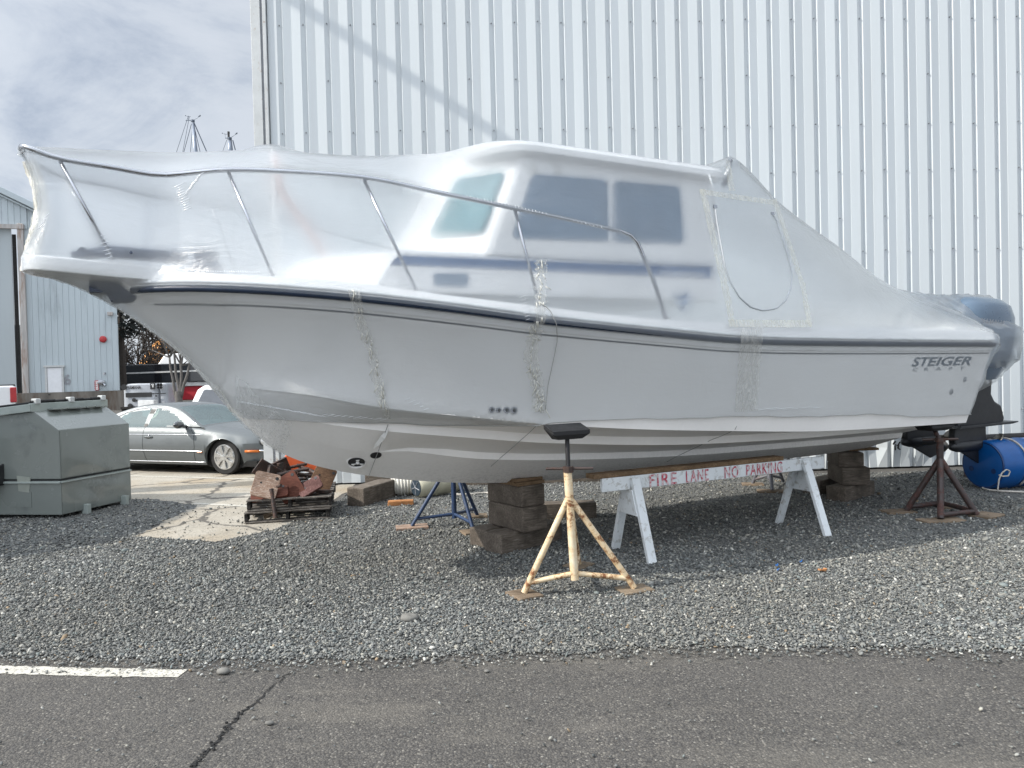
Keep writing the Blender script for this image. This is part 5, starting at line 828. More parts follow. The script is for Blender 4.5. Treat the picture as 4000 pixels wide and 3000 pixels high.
# ---------------------------------------------------------------- fenders, barrels, cables and small litter
c = gnd(868, 1074, .0)+np.array([.02, .15, .16]); prof_ = [(.02, -.20), (.11, -.19)]+[(.165+.012*math.cos(i*PI)*(1)-.05*abs((i-8)/8.)**2.5, -.18+.36*i/16) for i in range(17)]+[(.11, .19), (.02, .20)]
o = build(MB().lathe(c, (1, .18, .02), prof_, 22), 'ribbed_fender', MAT['buoyw'], None, True, autos=30); tag(o, 'short white ribbed fender lying beside the beige one', 'fender', 'boat fenders on the gravel')
p0 = gnd(897, 1079, .0)+np.array([0, .12, .15]); p1 = p0+np.array([.62, .55, .02]); d_ = (p1-p0)/np.linalg.norm(p1-p0); fr_ = thing('long_fender', p0, 'long beige round fender with a dark star shaped end cap', 'fender', 'boat fenders on the gravel')
build(MB().lathe(p0, d_, [(.125, 0), (.155, .04), (.175, .15), (.18, .45), (.165, .66), (.12, .76), (.03, .80)], 26), 'fender_body', MAT['fendb'], fr_, True, autos=40); cp_ = build(MB().lathe(p0-d_*.012, d_, [(.02, 0), (.12, .004), (.128, .02), (.12, .03)], 26), 'end_cap', MAT['fendcap'], fr_, True, autos=40); m = MB(); x1 = np.cross(d_, (0, 0, 1)); x1 /= np.linalg.norm(x1); y1 = np.cross(d_, x1)
for i in range(5): a = i*2*PI/5+.3; m.tube([p0-d_*.016, p0-d_*.014+(x1*math.cos(a)+y1*math.sin(a))*.10], .006, 5)
build(m, 'cap_ribs', MAT['grey'], cp_)
def barrel(label, p, ax, L, R, mats):
    ax = np.array(ax, float); ax /= np.linalg.norm(ax); p = np.array(p); r = thing('plastic_barrel', (p[0], p[1], 0), label, 'barrel'); build(MB().lathe(p, ax, [(R*.88, 0), (R*.97, .02), (R, .05), (R, L*.32), (R*1.025, L*.335), (R*1.025, L*.36), (R, L*.375), (R, L*.64), (R*1.025, L*.655), (R*1.025, L*.68), (R, L*.695), (R, L-.05), (R*.97, L-.02), (R*.86, L)], 40), 'barrel_drum', mats[0], r, True, autos=35); build(MB().lathe(p-ax*.002, ax, [(.01, .03), (R*.80, .03), (R*.86, .004), (R*.93, .002), (R*.95, .02)], 40), 'barrel_end', mats[1], r, True, autos=35)
    m = MB(); x1 = np.cross(ax, (0, 0, 1)); x1 /= np.linalg.norm(x1); y1 = np.cross(ax, x1)
    for s_ in (-1, 1): m.lathe(p+x1*R*.5*s_+y1*R*.2-ax*.004, ax, [(.035, 0), (.035, .03)], 12)
    build(m, 'bungs', mats[1], r); return r
pb = gnd(2085, 1046, 0); pc = atY(2122, 1012, 9.98)*np.array([1, 1, 0])+np.array([0, 0, .33]); barrel('blue plastic barrel lying on its side behind the motors', pc, (.95, .30, .0), .95, .33, (MAT['barrel'], MAT['barreld']))
rp = thing('mooring_rope', (6.2, 9.8, 0), 'pale rope looped around the blue barrel and trailing over gravel', 'rope'); ax = np.array([.953, .30, 0]); x1 = np.cross(ax, (0, 0, 1)); y1 = np.array([0, 0, 1.]); cc = pc+ax*.40
build(MB().tube([cc+(x1*math.cos(t)+y1*math.sin(t))*.343 for t in np.linspace(-.9, 2.2, 24)], .011, 6), 'rope_loop', MAT['rope'], rp, True)
q_ = lambda x, y: onplane(x, y, pc-np.array([0, .37, 0]), (.2, -1, 0)); build(MB().tube(polyline([q_(2155, 1060), q_(2158, 1035), q_(2164, 1022), q_(2174, 1014), q_(2182, 1018), q_(2178, 1028), q_(2166, 1029), q_(2158, 1026)], 30), .009, 6), 'rope_knot', MAT['rope'], rp, True); build(MB().tube([gnd(x, y, .02) for x, y in ((2118, 1050), (2126, 1056), (2140, 1059), (2165, 1061), (2190, 1062), (2235, 1064))], .013, 6), 'rope_tail', MAT['rope'], rp, True)
p0 = atY(2062, 949, 11.3); o = build(MB().tube([p0, atY(2130, 946, 11.2)], .035, 12).tube([atY(2118, 947, 11.2), atY(2260, 941, 11.0)], .058, 12), 'black_exhaust_pipe', MAT['threadp'], None, True, autos=40); tag(o, 'black pipe lying level above the blue barrel by the wall', 'pipe')
m = MB()
for x, y in ((2150, 11.2), (6.6+1.4, 11.25)): pass
tr = thing('pipe_trestle', (7.2, 11.2, 0), 'small dark trestle holding the black pipe against the wall', 'trestle'); 
for xx in (6.9, 8.3):
    build(MB().beam((xx-.15, 11.05, 0), (xx, 11.15, .86), .06, .06), 'leg', MAT['pipe'], tr); build(MB().beam((xx+.15, 11.3, 0), (xx, 11.15, .86), .06, .06), 'leg', MAT['pipe'], tr)
o = build(MB().tube(polyline([gnd(x, y, .018) for x, y in ((965, 1064), (990, 1068), (1020, 1067), (1048, 1064), (1075, 1068), (1100, 1066))], 30), .012, 6), 'white_cable', MAT['rope'], None, True); tag(o, 'pale cable snaking over gravel behind the blue stand', 'cable')
o = build(MB().beam((-2.3, 11.45, .12), (1.8, 11.55, .12), .12, .24), 'kerb_timber', MAT['timberd'], bevel=.01); tag(o, 'dark low timber kerb along the foot of the white wall', 'kerb timber')
for i, (x, y) in enumerate(((1678, 1228), (1680, 1238), (1730, 1220))):
    c = gnd(x, y); o = build(MB().box((c[0], c[1], .028), (.020, .012, .010), i*1.1, .3).box((c[0]+.012, c[1]+.006, .036), (.011, .012, .007), i, .5), 'plastic_scrap', MAT['litb'], bevel=.003); tag(o, 'tiny bright blue plastic scrap on the sunlit gravel', 'litter', 'blue plastic scraps on the gravel')
c = gnd(1776, 1239); o = build(MB().box((c[0], c[1], .03), (.07, .03, .014), .4, .2).box((c[0]+.03, c[1]+.01, .036), (.03, .03, .012), 1, .4), 'leaf_scrap', MAT['orangew'], bevel=.003); tag(o, 'small orange brown leaf lying on sunlit gravel', 'litter')
for i, (x, y, r_) in enumerate(((483, 1456, .030), (582, 1566, .016), (885, 1343, .05), (1052, 1453, .012))):
    c = gnd(x, y); rr2 = np.random.default_rng(i); bm = bmesh.new(); bmesh.ops.create_icosphere(bm, subdivisions=2, radius=r_)
    m = MB().add([(v.co.x*1.4+c[0]+rr2.normal(0, r_*.08), v.co.y+c[1]+rr2.normal(0, r_*.08), max(v.co.z*.7+rr2.normal(0, r_*.06), -r_*.45)+r_*.45+.004) for v in bm.verts], [tuple(v.index for v in f.verts) for f in bm.faces]); bm.free()
    o = build(m, 'stray_stone', M('stray_stone_grey', (.17, .165, .15), .85, var=.3, vs=20), None, True); tag(o, ('grey stone lying on the painted white line', 'small dark stone near the asphalt crack', 'larger tan stone among the gravel by the road edge', 'little pebble on the asphalt below the gravel')[i], 'stone')
# ---------------------------------------------------------------- grey-green dumpster
DA, DB, DL = gnd(134, 1121), gnd(284.5, 1086), gnd(-20, 1120.5); e1 = DL-DA; e1 /= np.linalg.norm(e1); e2 = DB-DA; W2 = np.linalg.norm(e2); e2 /= W2; nS = np.cross(e1, (0, 0, 1)); nS = nS if nS[1] < 0 else -nS
nF = np.cross(e2, (0, 0, 1)); nF = nF if nF[0] > 0 else -nF
sp_ = lambda x, y: onplane(x, y, DA, nS); zA = sp_(136.6, 929)[2]; kn = sp_(74, 889); zK = kn[2]; dK = np.dot(kn-DA, e1); zL = sp_(0, 892)[2]+.02; dLx = 2.0
bin_ = thing('dumpster', DA, 'grey green steel dumpster with a sloped front and dented panels', 'dumpster')
G = lambda a, b, z: DA+e1*a+e2*b+np.array([0, 0, z]); z0 = .05; zs0 = .50
prof_u = [(0, zs0+.012), (0, zA), (dK, zK), (dLx, zK-.16), (dLx, zs0+.012)]; prof_l = [(0.0, z0), (.0, zs0-.012), (dLx, zs0-.012), (dLx, z0)]
def dent_panel(fn, nu, nv): return [[fn(u, v) for u in np.linspace(0, 1, nu)] for v in np.linspace(0, 1, nv)]
m = MB().prism([G(a, .0, z) for a, z in prof_u], e2*W2); m.prism([G(a, .0, z) for a, z in prof_l], e2*W2); build(m, 'bin_body', MAT['bin'], bin_, bevel=.008)
dn = lambda u, v: .014*math.sin(PI*u)*math.sin(PI*v)*(1+.8*math.sin(u*5+v*3))+.004
m = MB().grid(dent_panel(lambda u, v: G(0, .01+u*(W2-.02), zs0+.03+v*(zA-zs0-.045))+nF*dn(u, v), 26, 18)); m.grid(dent_panel(lambda u, v: G(0, .01+u*(W2-.02), z0+.01+v*(zs0-z0-.05))+nF*dn(u, v+.2), 26, 14)); build(m, 'front_panels', MAT['bin'], bin_, True)
m = MB().frame(G(dLx/2, W2/2, zs0), e1*(dLx-.02), e2*(W2-.02), (0, 0, .034)); build(m, 'seam_gap', MAT['bindark'], bin_)
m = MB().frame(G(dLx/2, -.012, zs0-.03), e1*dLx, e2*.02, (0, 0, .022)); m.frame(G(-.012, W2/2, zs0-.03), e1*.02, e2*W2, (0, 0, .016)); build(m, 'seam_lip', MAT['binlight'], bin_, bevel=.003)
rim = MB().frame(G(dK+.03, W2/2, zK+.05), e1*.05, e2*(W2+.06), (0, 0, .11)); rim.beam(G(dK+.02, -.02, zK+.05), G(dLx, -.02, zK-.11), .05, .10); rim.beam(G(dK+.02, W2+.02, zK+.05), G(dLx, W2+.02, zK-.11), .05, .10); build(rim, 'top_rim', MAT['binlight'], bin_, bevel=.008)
lid = MB().prism([G(dK+.06, .0, zK+.10), G(dLx, .0, zK-.05), G(dLx, .0, zK-.02), G(dK+.06, .0, zK+.125)], e2*W2); lo2 = build(lid, 'lid', MAT['black'], bin_, bevel=.006); m = MB()
for b in (.06, W2*.5, W2-.05): m.box(G(dK+.03, b, zK+.13), (.07, .09, .07), math.atan2(e2[1], e2[0]))
build(m, 'hinge_brackets', MAT['trimw'], bin_, bevel=.01); m = MB().tube([G(dK+.04, -.01, zK+.125), G(dK+.04, W2+.01, zK+.125)], .014, 8)
for i in range(46):
    b = .1+(W2-.2)*i/45
    if abs(b-W2*.5) > .06 and not (.30 < b/W2 < .42 or .68 < b/W2 < .8): m.lathe(G(dK+.04, b, zK+.125), e2, [(.024, 0), (.024, .012)], 8)
build(m, 'hinge_rod', MAT['black'], bin_); m = MB()
for b0, b1 in ((.16, .36), (.36, .62), (.62, .76), (.76, .93)): m.frame(G(dK-.03, W2*(b0+b1)/2, zK-.012+.03), e1*.10, e2*(W2*(b1-b0)-.02), (0, 0, .02))
build(m, 'hinge_plates', MAT['bin'], bin_, bevel=.004)
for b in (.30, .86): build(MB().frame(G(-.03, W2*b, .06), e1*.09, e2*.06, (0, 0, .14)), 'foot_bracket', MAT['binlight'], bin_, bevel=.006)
build(MB().prism([G(.42, -.004, zs0+.04), G(.62, -.004, zs0+.06), G(.60, -.004, zs0-.14), G(.45, -.004, zs0-.16)], -e2*.003), 'sun_and_paint_patch', MAT['binsun'], bin_); build(MB().prism([G(.72, -.003, z0+.10), G(.42, -.003, z0+.10), G(.42, -.003, z0+.30), G(.60, -.003, z0+.40), G(.72, -.003, z0+.41)], -e2*.003), 'sun_and_paint_patch', MAT['bin'], bin_)  # upper patch paints in a pale spot of sun; lower one is body paint
build(MB().frame(G(1.02, -.12, zs0+.02), e1*.42, e2*.24, (0, 0, .16)).prism([G(.80, -.0, zs0-.06), G(.80, -.24, zs0-.02), G(.80, -.24, zs0+.10), G(.80, -.0, zs0+.22)], e1*.03), 'lifting_pocket', MAT['bindark'], bin_, bevel=.01)

# ---------------------------------------------------------------- vehicles
def car_frame(origin, ang):
    h = np.array([math.cos(ang), -math.sin(ang), 0]); r = np.array([-math.sin(ang), -math.cos(ang), 0]); o = np.array(origin, float)
    return lambda x, y, z: o-h*x+r*y+np.array([0, 0, z])     # x back from the nose, y to the right hand side, z up
def wheel(P, x, y, R, w, root, alloy, spokes=7, sgn=1):
    ax = P(0, sgn, 0)-P(0, 0, 0); c = P(x, y, R); t = build(MB().lathe(c-ax*w, ax, [(R*.62, 0), (R*.93, 0), (R, .02), (R, w-.02), (R*.94, w), (R*.70, w), (R*.68, w-.02)], 40), 'wheel', MAT['tyre'], root, True, autos=35)
    m = MB().lathe(c-ax*.03, ax, [(R*.70, .02), (R*.71, .032), (R*.64, .034), (R*.62, .0)], 36); x1 = P(1, 0, 0)-P(0, 0, 0); x1 /= np.linalg.norm(x1); z1 = np.array([0, 0, 1.])
    for i in range(spokes):
        a = i*2*PI/spokes+.22; d = x1*math.cos(a)+z1*math.sin(a); q = -x1*math.sin(a)+z1*math.cos(a); m.prism([c+ax*.0+d*R*.14-q*R*.06, c+ax*.004+d*R*.40-q*R*.085, c+d*R*.65-q*R*.15, c+d*R*.65+q*R*.15, c+ax*.004+d*R*.40+q*R*.085, c+d*R*.14+q*R*.06], ax*.02)
    m.lathe(c-ax*.02, ax, [(R*.20, 0), (R*.20, .035), (R*.1, .045), (.01, .045)], 18)
    for i in range(5): a = i*2*PI/5; m.lathe(c+ax*.012+(x1*math.cos(a)+z1*math.sin(a))*R*.15, ax, [(.010, 0), (.010, .014)], 6)
    build(m, 'rim', MAT[alloy], t, True, autos=30); build(MB().lathe(c-ax*.06, ax, [(R*.66, 0), (R*.66, .004)], 30), 'rim_back', MAT['wellk'], t); return t
CA = rad(20); wg = gnd(480, 1027); P0 = car_frame((0, 0, 0), CA); off = np.array([wg[0], wg[1], 0])-P0(.87, .87, 0); CPW = car_frame(off, CA); CP = lambda x, y, z: CPW(x, y, z*.92)
sedan = thing('sedan_car', CP(2.3, 0, 0), 'dark grey metallic four door sedan parked on the concrete behind the bow', 'car')
LC = 4.67; XW1, XW2, RW = .87, 3.58, .325
top = tab((0, .60), (.06, .68), (.25, .75), (.7, .845), (1.15, .915), (1.42, .955), (1.6, .97), (3.6, .99), (4.0, .985), (4.45, .95), (4.62, .86), (4.67, .7)); halfw = tab((0, .42), (.05, .58), (.16, .70), (.35, .79), (.7, .855), (1.3, .885), (2.3, .895), (3.5, .885), (4.2, .83), (4.5, .74), (4.63, .6), (4.67, .45))
def zbot(x):
    z = tab((0, .22), (.4, .20), (1.2, .19), (3.3, .19), (4.2, .22), (4.67, .30))(x)
    for xw in (XW1, XW2):
        d = abs(x-xw)
        if d < .395: z = max(z, .325+math.sqrt(max(0, .395**2-d*d)))
    return z
def csec(x):
    w, t, b = halfw(x), top(x), zbot(x); bl_ = max(b, .30); out = [(w*.90, b), (w*.965 if b < .32 else w*.985, max(b, .34)), (w*1.0, max(b+.0, .50)), (w*.995, max(b+.01, .62)), (w*.965, max(t-.16, b+.03)), (w*.925, t-.07), (w*.86, t-.015), (w*.72, t+.006), (w*.38, t+.022), (0, t+.028)]
    if x < .5: k_ = 1-x/.5; out = [(a*(1-.05*k_), z) for a, z in out]
    return out
xs_ = sorted(set(list(np.linspace(0, LC, 88))+[XW1-.395, XW1+.395, XW2-.395, XW2+.395, XW1-.39, XW1+.39, XW2-.39, XW2+.39])); rows = []
for x in xs_: s_ = csec(x); rows.append([CP(x, y, z) for y, z in s_]+[CP(x, -y, z) for y, z in s_[::-1][1:]])
mb_ = MB().grid(rows); mb_.add(rows[0], [tuple(range(len(rows[0])))]); mb_.add(rows[-1], [tuple(range(len(rows[-1])))]); body = build(mb_, 'body', MAT['carp'], sedan, True, autos=45)
ZK = .92
roofz = tab((1.30, .93), (1.55, 1.06), (1.85, 1.23), (2.1, 1.335), (2.35, 1.385), (2.7, 1.40), (3.05, 1.375), (3.4, 1.29), (3.75, 1.16), (4.05, 1.03), (4.2, .97)); roofw = tab((1.3, .70), (1.8, .66), (2.3, .60), (3.0, .595), (3.5, .62), (4.2, .66))
GX = np.linspace(1.30, 4.2, 118); NT2 = 26; TT = np.linspace(0, 1, NT2)
def gh(x, t):
    zr = roofz(x); zb_ = min(.945, zr); wb, wr = .80, roofw(x)
    if t < .5: q_ = t/.5; z = zb_+(zr-.035-zb_)*q_; f = min(1, max(0, (z-.94)/.40)); return (wb+(.60-wb)*f**1.15, z)
    q_ = (t-.5)/.5; f = min(1, max(0, (zr-.035-.94)/.40)); w0 = wb+(.60-wb)*f**1.15; return (w0*math.cos(q_*PI/2), zr-.035+.035*math.sin(min(1, q_*1.3)*PI/2)+.012*math.sin(q_*PI/2))
def inpoly(x, y, poly):
    c = False; j = len(poly)-1
    for i in range(len(poly)):
        (xi, yi), (xj, yj) = poly[i], poly[j]
        if (yi > y) != (yj > y) and x < (xj-xi)*(y-yi)/(yj-yi)+xi: c = not c
        j = i
    return c
WIN = {'front_side_window': [(1.72, .965), (2.05, 1.165), (2.28, 1.26), (2.52, 1.30), (2.58, 1.30), (2.66, .955)], 'rear_side_window': [(2.74, .955), (2.72, 1.30), (2.95, 1.285), (3.2, 1.235), (3.36, 1.175), (3.46, .965)], 'quarter_window': [(3.52, .97), (3.42, 1.155), (3.58, 1.085), (3.70, 1.0), (3.73, .975)]}
verts = {}; classes = {(k_, s_): MB() for k_ in WIN for s_ in (1, -1)}; classes.update({('windscreen', 1): MB(), ('rear_window', 1): MB(), ('roof_and_pillars', 1): MB()})
for sg in (1, -1):
    GR_ = [[(x, *gh(x, t)) for t in TT] for x in GX]
    for i in range(len(GX)-1):
        for j in range(NT2-1):
            q4 = [GR_[i][j], GR_[i+1][j], GR_[i+1][j+1], GR_[i][j+1]]; cx_ = sum(p[0] for p in q4)/4; cz_ = sum(p[2] for p in q4)/4; cy_ = sum(p[1] for p in q4)/4; tgt = 'roof_and_pillars'
            if TT[j] < .5:
                for k_, pg in WIN.items():
                    if inpoly(cx_, cz_, pg): tgt = k_
            if TT[j] >= .5:
                if 1.40 < cx_ < 2.12 and cy_ < .93*gh(cx_, .5)[0]-.02: tgt = 'windscreen'
                if 3.42 < cx_ < 4.08 and cy_ < .93*gh(cx_, .5)[0]-.03: tgt = 'rear_window'
            classes[(tgt, sg if tgt in WIN else 1)].add([CP(p[0], sg*p[1], p[2]) for p in q4], [(0, 1, 2, 3)])
def weld(o):
    bm = bmesh.new(); bm.from_mesh(o.data); bmesh.ops.remove_doubles(bm, verts=bm.verts, dist=.0005); bmesh.ops.recalc_face_normals(bm, faces=bm.faces); bm.to_mesh(o.data); bm.free()
    o.data.polygons.foreach_set('use_smooth', [True]*len(o.data.polygons)); return o
for (k_, s_), mb_ in classes.items(): weld(build(mb_, k_, MAT['carp'] if k_ == 'roof_and_pillars' else MAT['carglass'], sedan, True))
# black B pillar, window trim, chrome lines, doors, lamps, mirrors
def side_y(x, z): s_ = csec(x)[:7]; return float(np.interp(z, [p[1] for p in s_], [p[0] for p in s_]))
def onside(x, z, d=.004, sg=1): return CP(x, sg*(side_y(x, z)+d), z)
def ghside(x, z, d=.004):
    f = min(1, max(0, (z-.94)/.40)); return CP(x, .80+(.60-.80)*f**1.15+d, z)
build(MB().tube([ghside(p[0], p[1], .003) for p in polyline([(1.62, .95, 0), (2.05, 1.195, 0), (2.28, 1.285, 0), (2.55, 1.335, 0), (2.8, 1.335, 0), (3.05, 1.305, 0), (3.3, 1.235, 0), (3.55, 1.12, 0), (3.75, .985, 0)], 50)], .010, 6), 'window_trim', MAT['chrome'], sedan, True)
build(MB().grid([[ghside(2.66, .955, .005), ghside(2.745, .955, .005)], [ghside(2.60, 1.30, .005), ghside(2.715, 1.30, .005)]]), 'door_pillar', MAT['black'], sedan)
for zz, r_, x0, x1 in ((.795, .006, 1.30, 4.1), (.47, .010, 1.32, 3.15), (.245, .008, 1.28, 3.15)): build(MB().tube([onside(x, zz, .002) for x in np.linspace(x0, x1, 40)], r_, 6), 'side_trim', MAT['chrome'], sedan, True)
def line_on(pts, name, mat, r_=.0045): build(MB().tube([onside(p[0], p[1], .0) for p in polyline([(*p, 0) for p in pts], 24)], r_, 4), name, mat, sedan)
line_on([(1.62, .93), (1.50, .80), (1.47, .55), (1.50, .27)], 'door_seam', MAT['wellk']); line_on([(2.70, .94), (2.70, .6), (2.66, .25)], 'door_seam', MAT['wellk']); line_on([(3.50, .95), (3.36, .80), (3.18, .6), (3.14, .3)], 'door_seam', MAT['wellk'])
for x in (2.56, 3.42): h_ = build(MB().lathe(onside(x, .74, -.005), CP(0, 1, 0)-CP(0, 0, 0), [(.05, 0), (.046, .008), (.01, .010)], 18), 'door_handle_cup', MAT['mirror'], sedan, True); build(MB().tube([onside(x-.10, .742, .002), onside(x-.05, .745, .02), onside(x+.05, .745, .022), onside(x+.10, .742, .002)], .012, 8), 'door_handle', MAT['carp'], h_, True)
ax = CP(0, 1, 0)-CP(0, 0, 0)
for sg in (1, -1):
    mb_ = MB(); c = np.array((1.74, .97, 1.0)); bm = bmesh.new(); bmesh.ops.create_uvsphere(bm, u_segments=20, v_segments=12, radius=1); mb_.add([CP(c[0]+v.co.x*(.075 if v.co.x < 0 else .05), sg*(c[1]+v.co.y*.12), c[2]+v.co.z*.075) for v in bm.verts], [tuple(v.index for v in f.verts) for f in bm.faces]); bm.free(); mb_.tube([CP(1.72, sg*.80, .95), CP(1.74, sg*.9, .97)], .03, 8); build(mb_, 'wing_mirror', MAT['mirror'], sedan, True)
    for y_, R_ in ((.62, .095), (.44, .075)):
        c = CP(.10 if y_ > .5 else .035, sg*y_, .665 if y_ > .5 else .655); d_ = CP(-1, sg*.55, .25)-CP(0, 0, 0); d_ /= np.linalg.norm(d_); h_ = build(MB().lathe(c-d_*.06, d_, [(R_, 0), (R_, .07), (R_*.93, .085), (R_*.6, .10), (.005, .105)], 26), 'headlight', MAT['lamp'], sedan, True, autos=50); build(MB().lathe(c-d_*.05, d_, [(R_*1.1, 0), (R_*1.1, .055), (R_, .06)], 26), 'headlight_ring', MAT['mirror'], h_, True, autos=40)
    build(MB().tube([CP(.40, sg*(halfw(.40)+.004), .47), CP(.28, sg*(halfw(.28)+.006), .47), CP(.17, sg*(halfw(.17)+.004), .468)], .022, 8), 'side_marker', MAT['amber'], sedan, True); build(MB().tube([CP(x, sg*(halfw(x)*(.985)+.012), .475) for x in (.17, .10, .05, .015)]+[CP(-.005, 0, .475)], .018, 8), 'bumper_trim', MAT['chrome'], sedan, True)
    build(MB().tube([CP(1.30, sg*(side_y(1.3, .47)+.002), .455), CP(1.40, sg*(side_y(1.4, .47)+.004), .455)], .018, 6), 'side_marker', MAT['amber'], sedan)
    build(MB().lathe(CP(.10, sg*.50, .33), CP(-1, sg*.4, 0)-CP(0, 0, 0), [(.10, -.03), (.10, .03), (.085, .02), (.01, .0)], 20), 'fog_lamp_opening', MAT['wellk'], sedan, True, autos=40)
build(MB().prism([CP(-.006, -.30, .50), CP(-.006, .30, .50), CP(-.006, .26, .63), CP(-.006, -.26, .63)], CP(.04, 0, 0)-CP(0, 0, 0)), 'grille', MAT['wellk'], sedan); build(MB().box((CP(.02, 0, .30)), (.06, 1.0, .10), -CA), 'lower_grille', MAT['wellk'], sedan)
for xw in (XW1, XW2):
    for sg in (1, -1): wheel(CPW, xw, sg*.80, RW, .20, sedan, 'alloy', 7, sg)
    build(MB().box(CP(xw, 0, .42), (.76, 1.5, .5), -CA), 'wheel_well', MAT['wellk'], sedan)
build(MB().box(CP(2.3, 0, .22), (4.2, 1.5, .10), -CA), 'underbody', MAT['wellk'], sedan)
for x, y in ((2.45, .38), (2.45, -.38), (3.25, .42), (3.25, -.42)):
    st = build(MB().frame(CP(x+.02, y, .86), (CP(.12, 0, .05)-CP(0, 0, 0)), (CP(0, .42, 0)-CP(0, 0, 0)), (CP(.06, 0, .52)-CP(0, 0, 0))), 'seat', MAT['carin'], sedan, bevel=.05); build(MB().frame(CP(x+.06, y, 1.19), (CP(.08, 0, 0)-CP(0, 0, 0)), (CP(0, .24, 0)-CP(0, 0, 0)), (0, 0, .17)), 'headrest', MAT['carin'], st, bevel=.04)
build(MB().frame(CP(1.78, 0, .88), (CP(.45, 0, 0)-CP(0, 0, 0)), (CP(0, 1.3, 0)-CP(0, 0, 0)), (0, 0, .12)), 'dashboard', MAT['carin'], sedan, bevel=.04); build(MB().tube([CP(2.06+.06*math.sin(t), -.36+.18*math.cos(t), .98+.16*math.sin(t)) for t in np.linspace(0, 2*PI, 20)], .016, 6), 'steering_wheel', MAT['carin'], sedan, True)
build(MB().tube([CP(1.48, .55, .975), CP(1.42, .05, .965)], .010, 6).tube([CP(1.46, -.05, .972), CP(1.42, -.5, .96)], .010, 6), 'wipers', MAT['wellk'], sedan); build(MB().box(CP(2.08, 0, 1.27), (.05, .22, .07), -CA), 'rear_view_mirror', MAT['carin'], sedan, bevel=.01)
m = MB().grid([[CP(x, y, zbot(1.2)+.0) for y in (-.7, .7)] for x in (1.4, 3.9)]); 
# white pickup beyond the sedan
pa = rad(14); pg_ = gnd(296, 990); PK = car_frame(np.array([-4.42, 17.7, 0]), pa); pick = thing('pickup_truck', PK(2.5, 0, 0), 'white pickup truck parked directly behind the grey sedan', 'pickup truck')
zc_ = 1.10
m = MB().prism([PK(0.05, .85, .45), PK(0.0, .85, .75), PK(.1, .85, .93), PK(1.25, .84, 1.02), PK(4.85, .84, 1.06), PK(4.9, .85, .5), PK(4.6, .85, .42), PK(.4, .85, .40)], PK(0, -1.70, 0)-PK(0, 0, 0)); build(m, 'body', MAT['wcar'], pick, bevel=.05)
m = MB(); m.prism([PK(1.35, .80, 1.0), PK(1.95, .72, 1.52), PK(2.15, .70, 1.60), PK(2.85, .70, 1.60), PK(3.02, .72, 1.50), PK(3.25, .80, 1.0)], PK(0, -1.5, 0)-PK(0, 0, 0)); build(m, 'cab', MAT['wcar'], pick, bevel=.05)
for sg in (1, -1): build(MB().prism(rounded([PK(1.62, sg*.80, 1.06), PK(2.02, sg*.735, 1.46), PK(2.80, sg*.735, 1.50), PK(3.02, sg*.80, 1.06)], .06), (PK(0, sg*.02, 0)-PK(0, 0, 0))), 'side_window', MAT['tint'], pick)
build(MB().prism([PK(1.42, .66, 1.06), PK(1.42, -.66, 1.06), PK(1.92, -.6, 1.50), PK(1.92, .6, 1.50)], (PK(-.02, 0, .02)-PK(0, 0, 0))), 'windscreen', MAT['tint'], pick)
build(MB().frame(PK(4.05, 0, 1.065), PK(1.5, 0, 0)-PK(0, 0, 0), PK(0, 1.55, 0)-PK(0, 0, 0), (0, 0, .03)), 'bed_cover', MAT['black'], pick)
for xw in (.95, 3.9):
    for sg in (1, -1): wheel(PK, xw, sg*.80, .36, .22, pick, 'alloy', 5, sg)
    build(MB().lathe(PK(xw, .861, .40), PK(0, 1, 0)-PK(0, 0, 0), [(.43, -.03), (.43, -.008)], 26), 'wheel_arch', MAT['wellk'], pick)
# white pickup at the shed door, its tail towards us
tx = onplane(33, 850, (0, 27.5, 0), (0, 1, 0)); TA = rad(180-14); TK = car_frame(tx*np.array([1, 1, 0])+np.array([0, 0, 0]), TA)
# built along x from its tail (x = 0) to the front, away to the left
TK = (lambda o, d, s_: (lambda x, y, z: o+d*x+s_*y+np.array([0, 0, z])))(np.array([tx[0], tx[1], 0]), np.array([-.85, -.53, 0]), np.array([.53, -.85, 0]))
tk_ = thing('pickup_truck', TK(2.5, 0, 0), 'white pickup truck with a red tail light beside the shed sliding door', 'pickup truck'); ztop = atY(30, 833, 27.6)[2]
m = MB().prism([TK(0, .0, .55), TK(0, 0, ztop-.02), TK(.08, 0, ztop), TK(2.0, 0, ztop+.01), TK(5.6, 0, ztop-.1), TK(5.7, 0, .6)], TK(0, -1.9, 0)-TK(0, 0, 0)); build(m, 'body', MAT['wcar'], tk_, bevel=.06)
m = MB().prism([TK(1.95, -.08, ztop-.05), TK(2.1, -.16, ztop+.55), TK(3.6, -.16, ztop+.58), TK(4.3, -.08, ztop-.05)], TK(0, -1.74, 0)-TK(0, 0, 0)); build(m, 'cab', MAT['wcar'], tk_, bevel=.06)
build(MB().prism([TK(2.15, -.07, ztop+.05), TK(2.25, -.13, ztop+.46), TK(3.5, -.13, ztop+.48), TK(4.0, -.07, ztop+.05)], TK(0, .02, 0)-TK(0, 0, 0)), 'side_window', MAT['tint'], tk_)
build(MB().box(TK(.06, -.03, ztop-.34), (.20, .14, .56), math.atan2(-.53, -.85)), 'tail_light', MAT['red'], tk_, bevel=.03); build(MB().frame(TK(1.0, -.95, ztop+.02), TK(1.9, 0, 0)-TK(0, 0, 0), TK(0, 1.7, 0)-TK(0, 0, 0), (0, 0, .05)), 'bed_cover', MAT['black'], tk_)
for xw in (1.35, 4.7): wheel(TK, xw, .0, .42, .26, tk_, 'alloy', 5, 1); build(MB().lathe(TK(xw, .004, .46), TK(0, 1, 0)-TK(0, 0, 0), [(.52, -.02), (.52, .0)], 28), 'wheel_arch', MAT['wellk'], tk_)
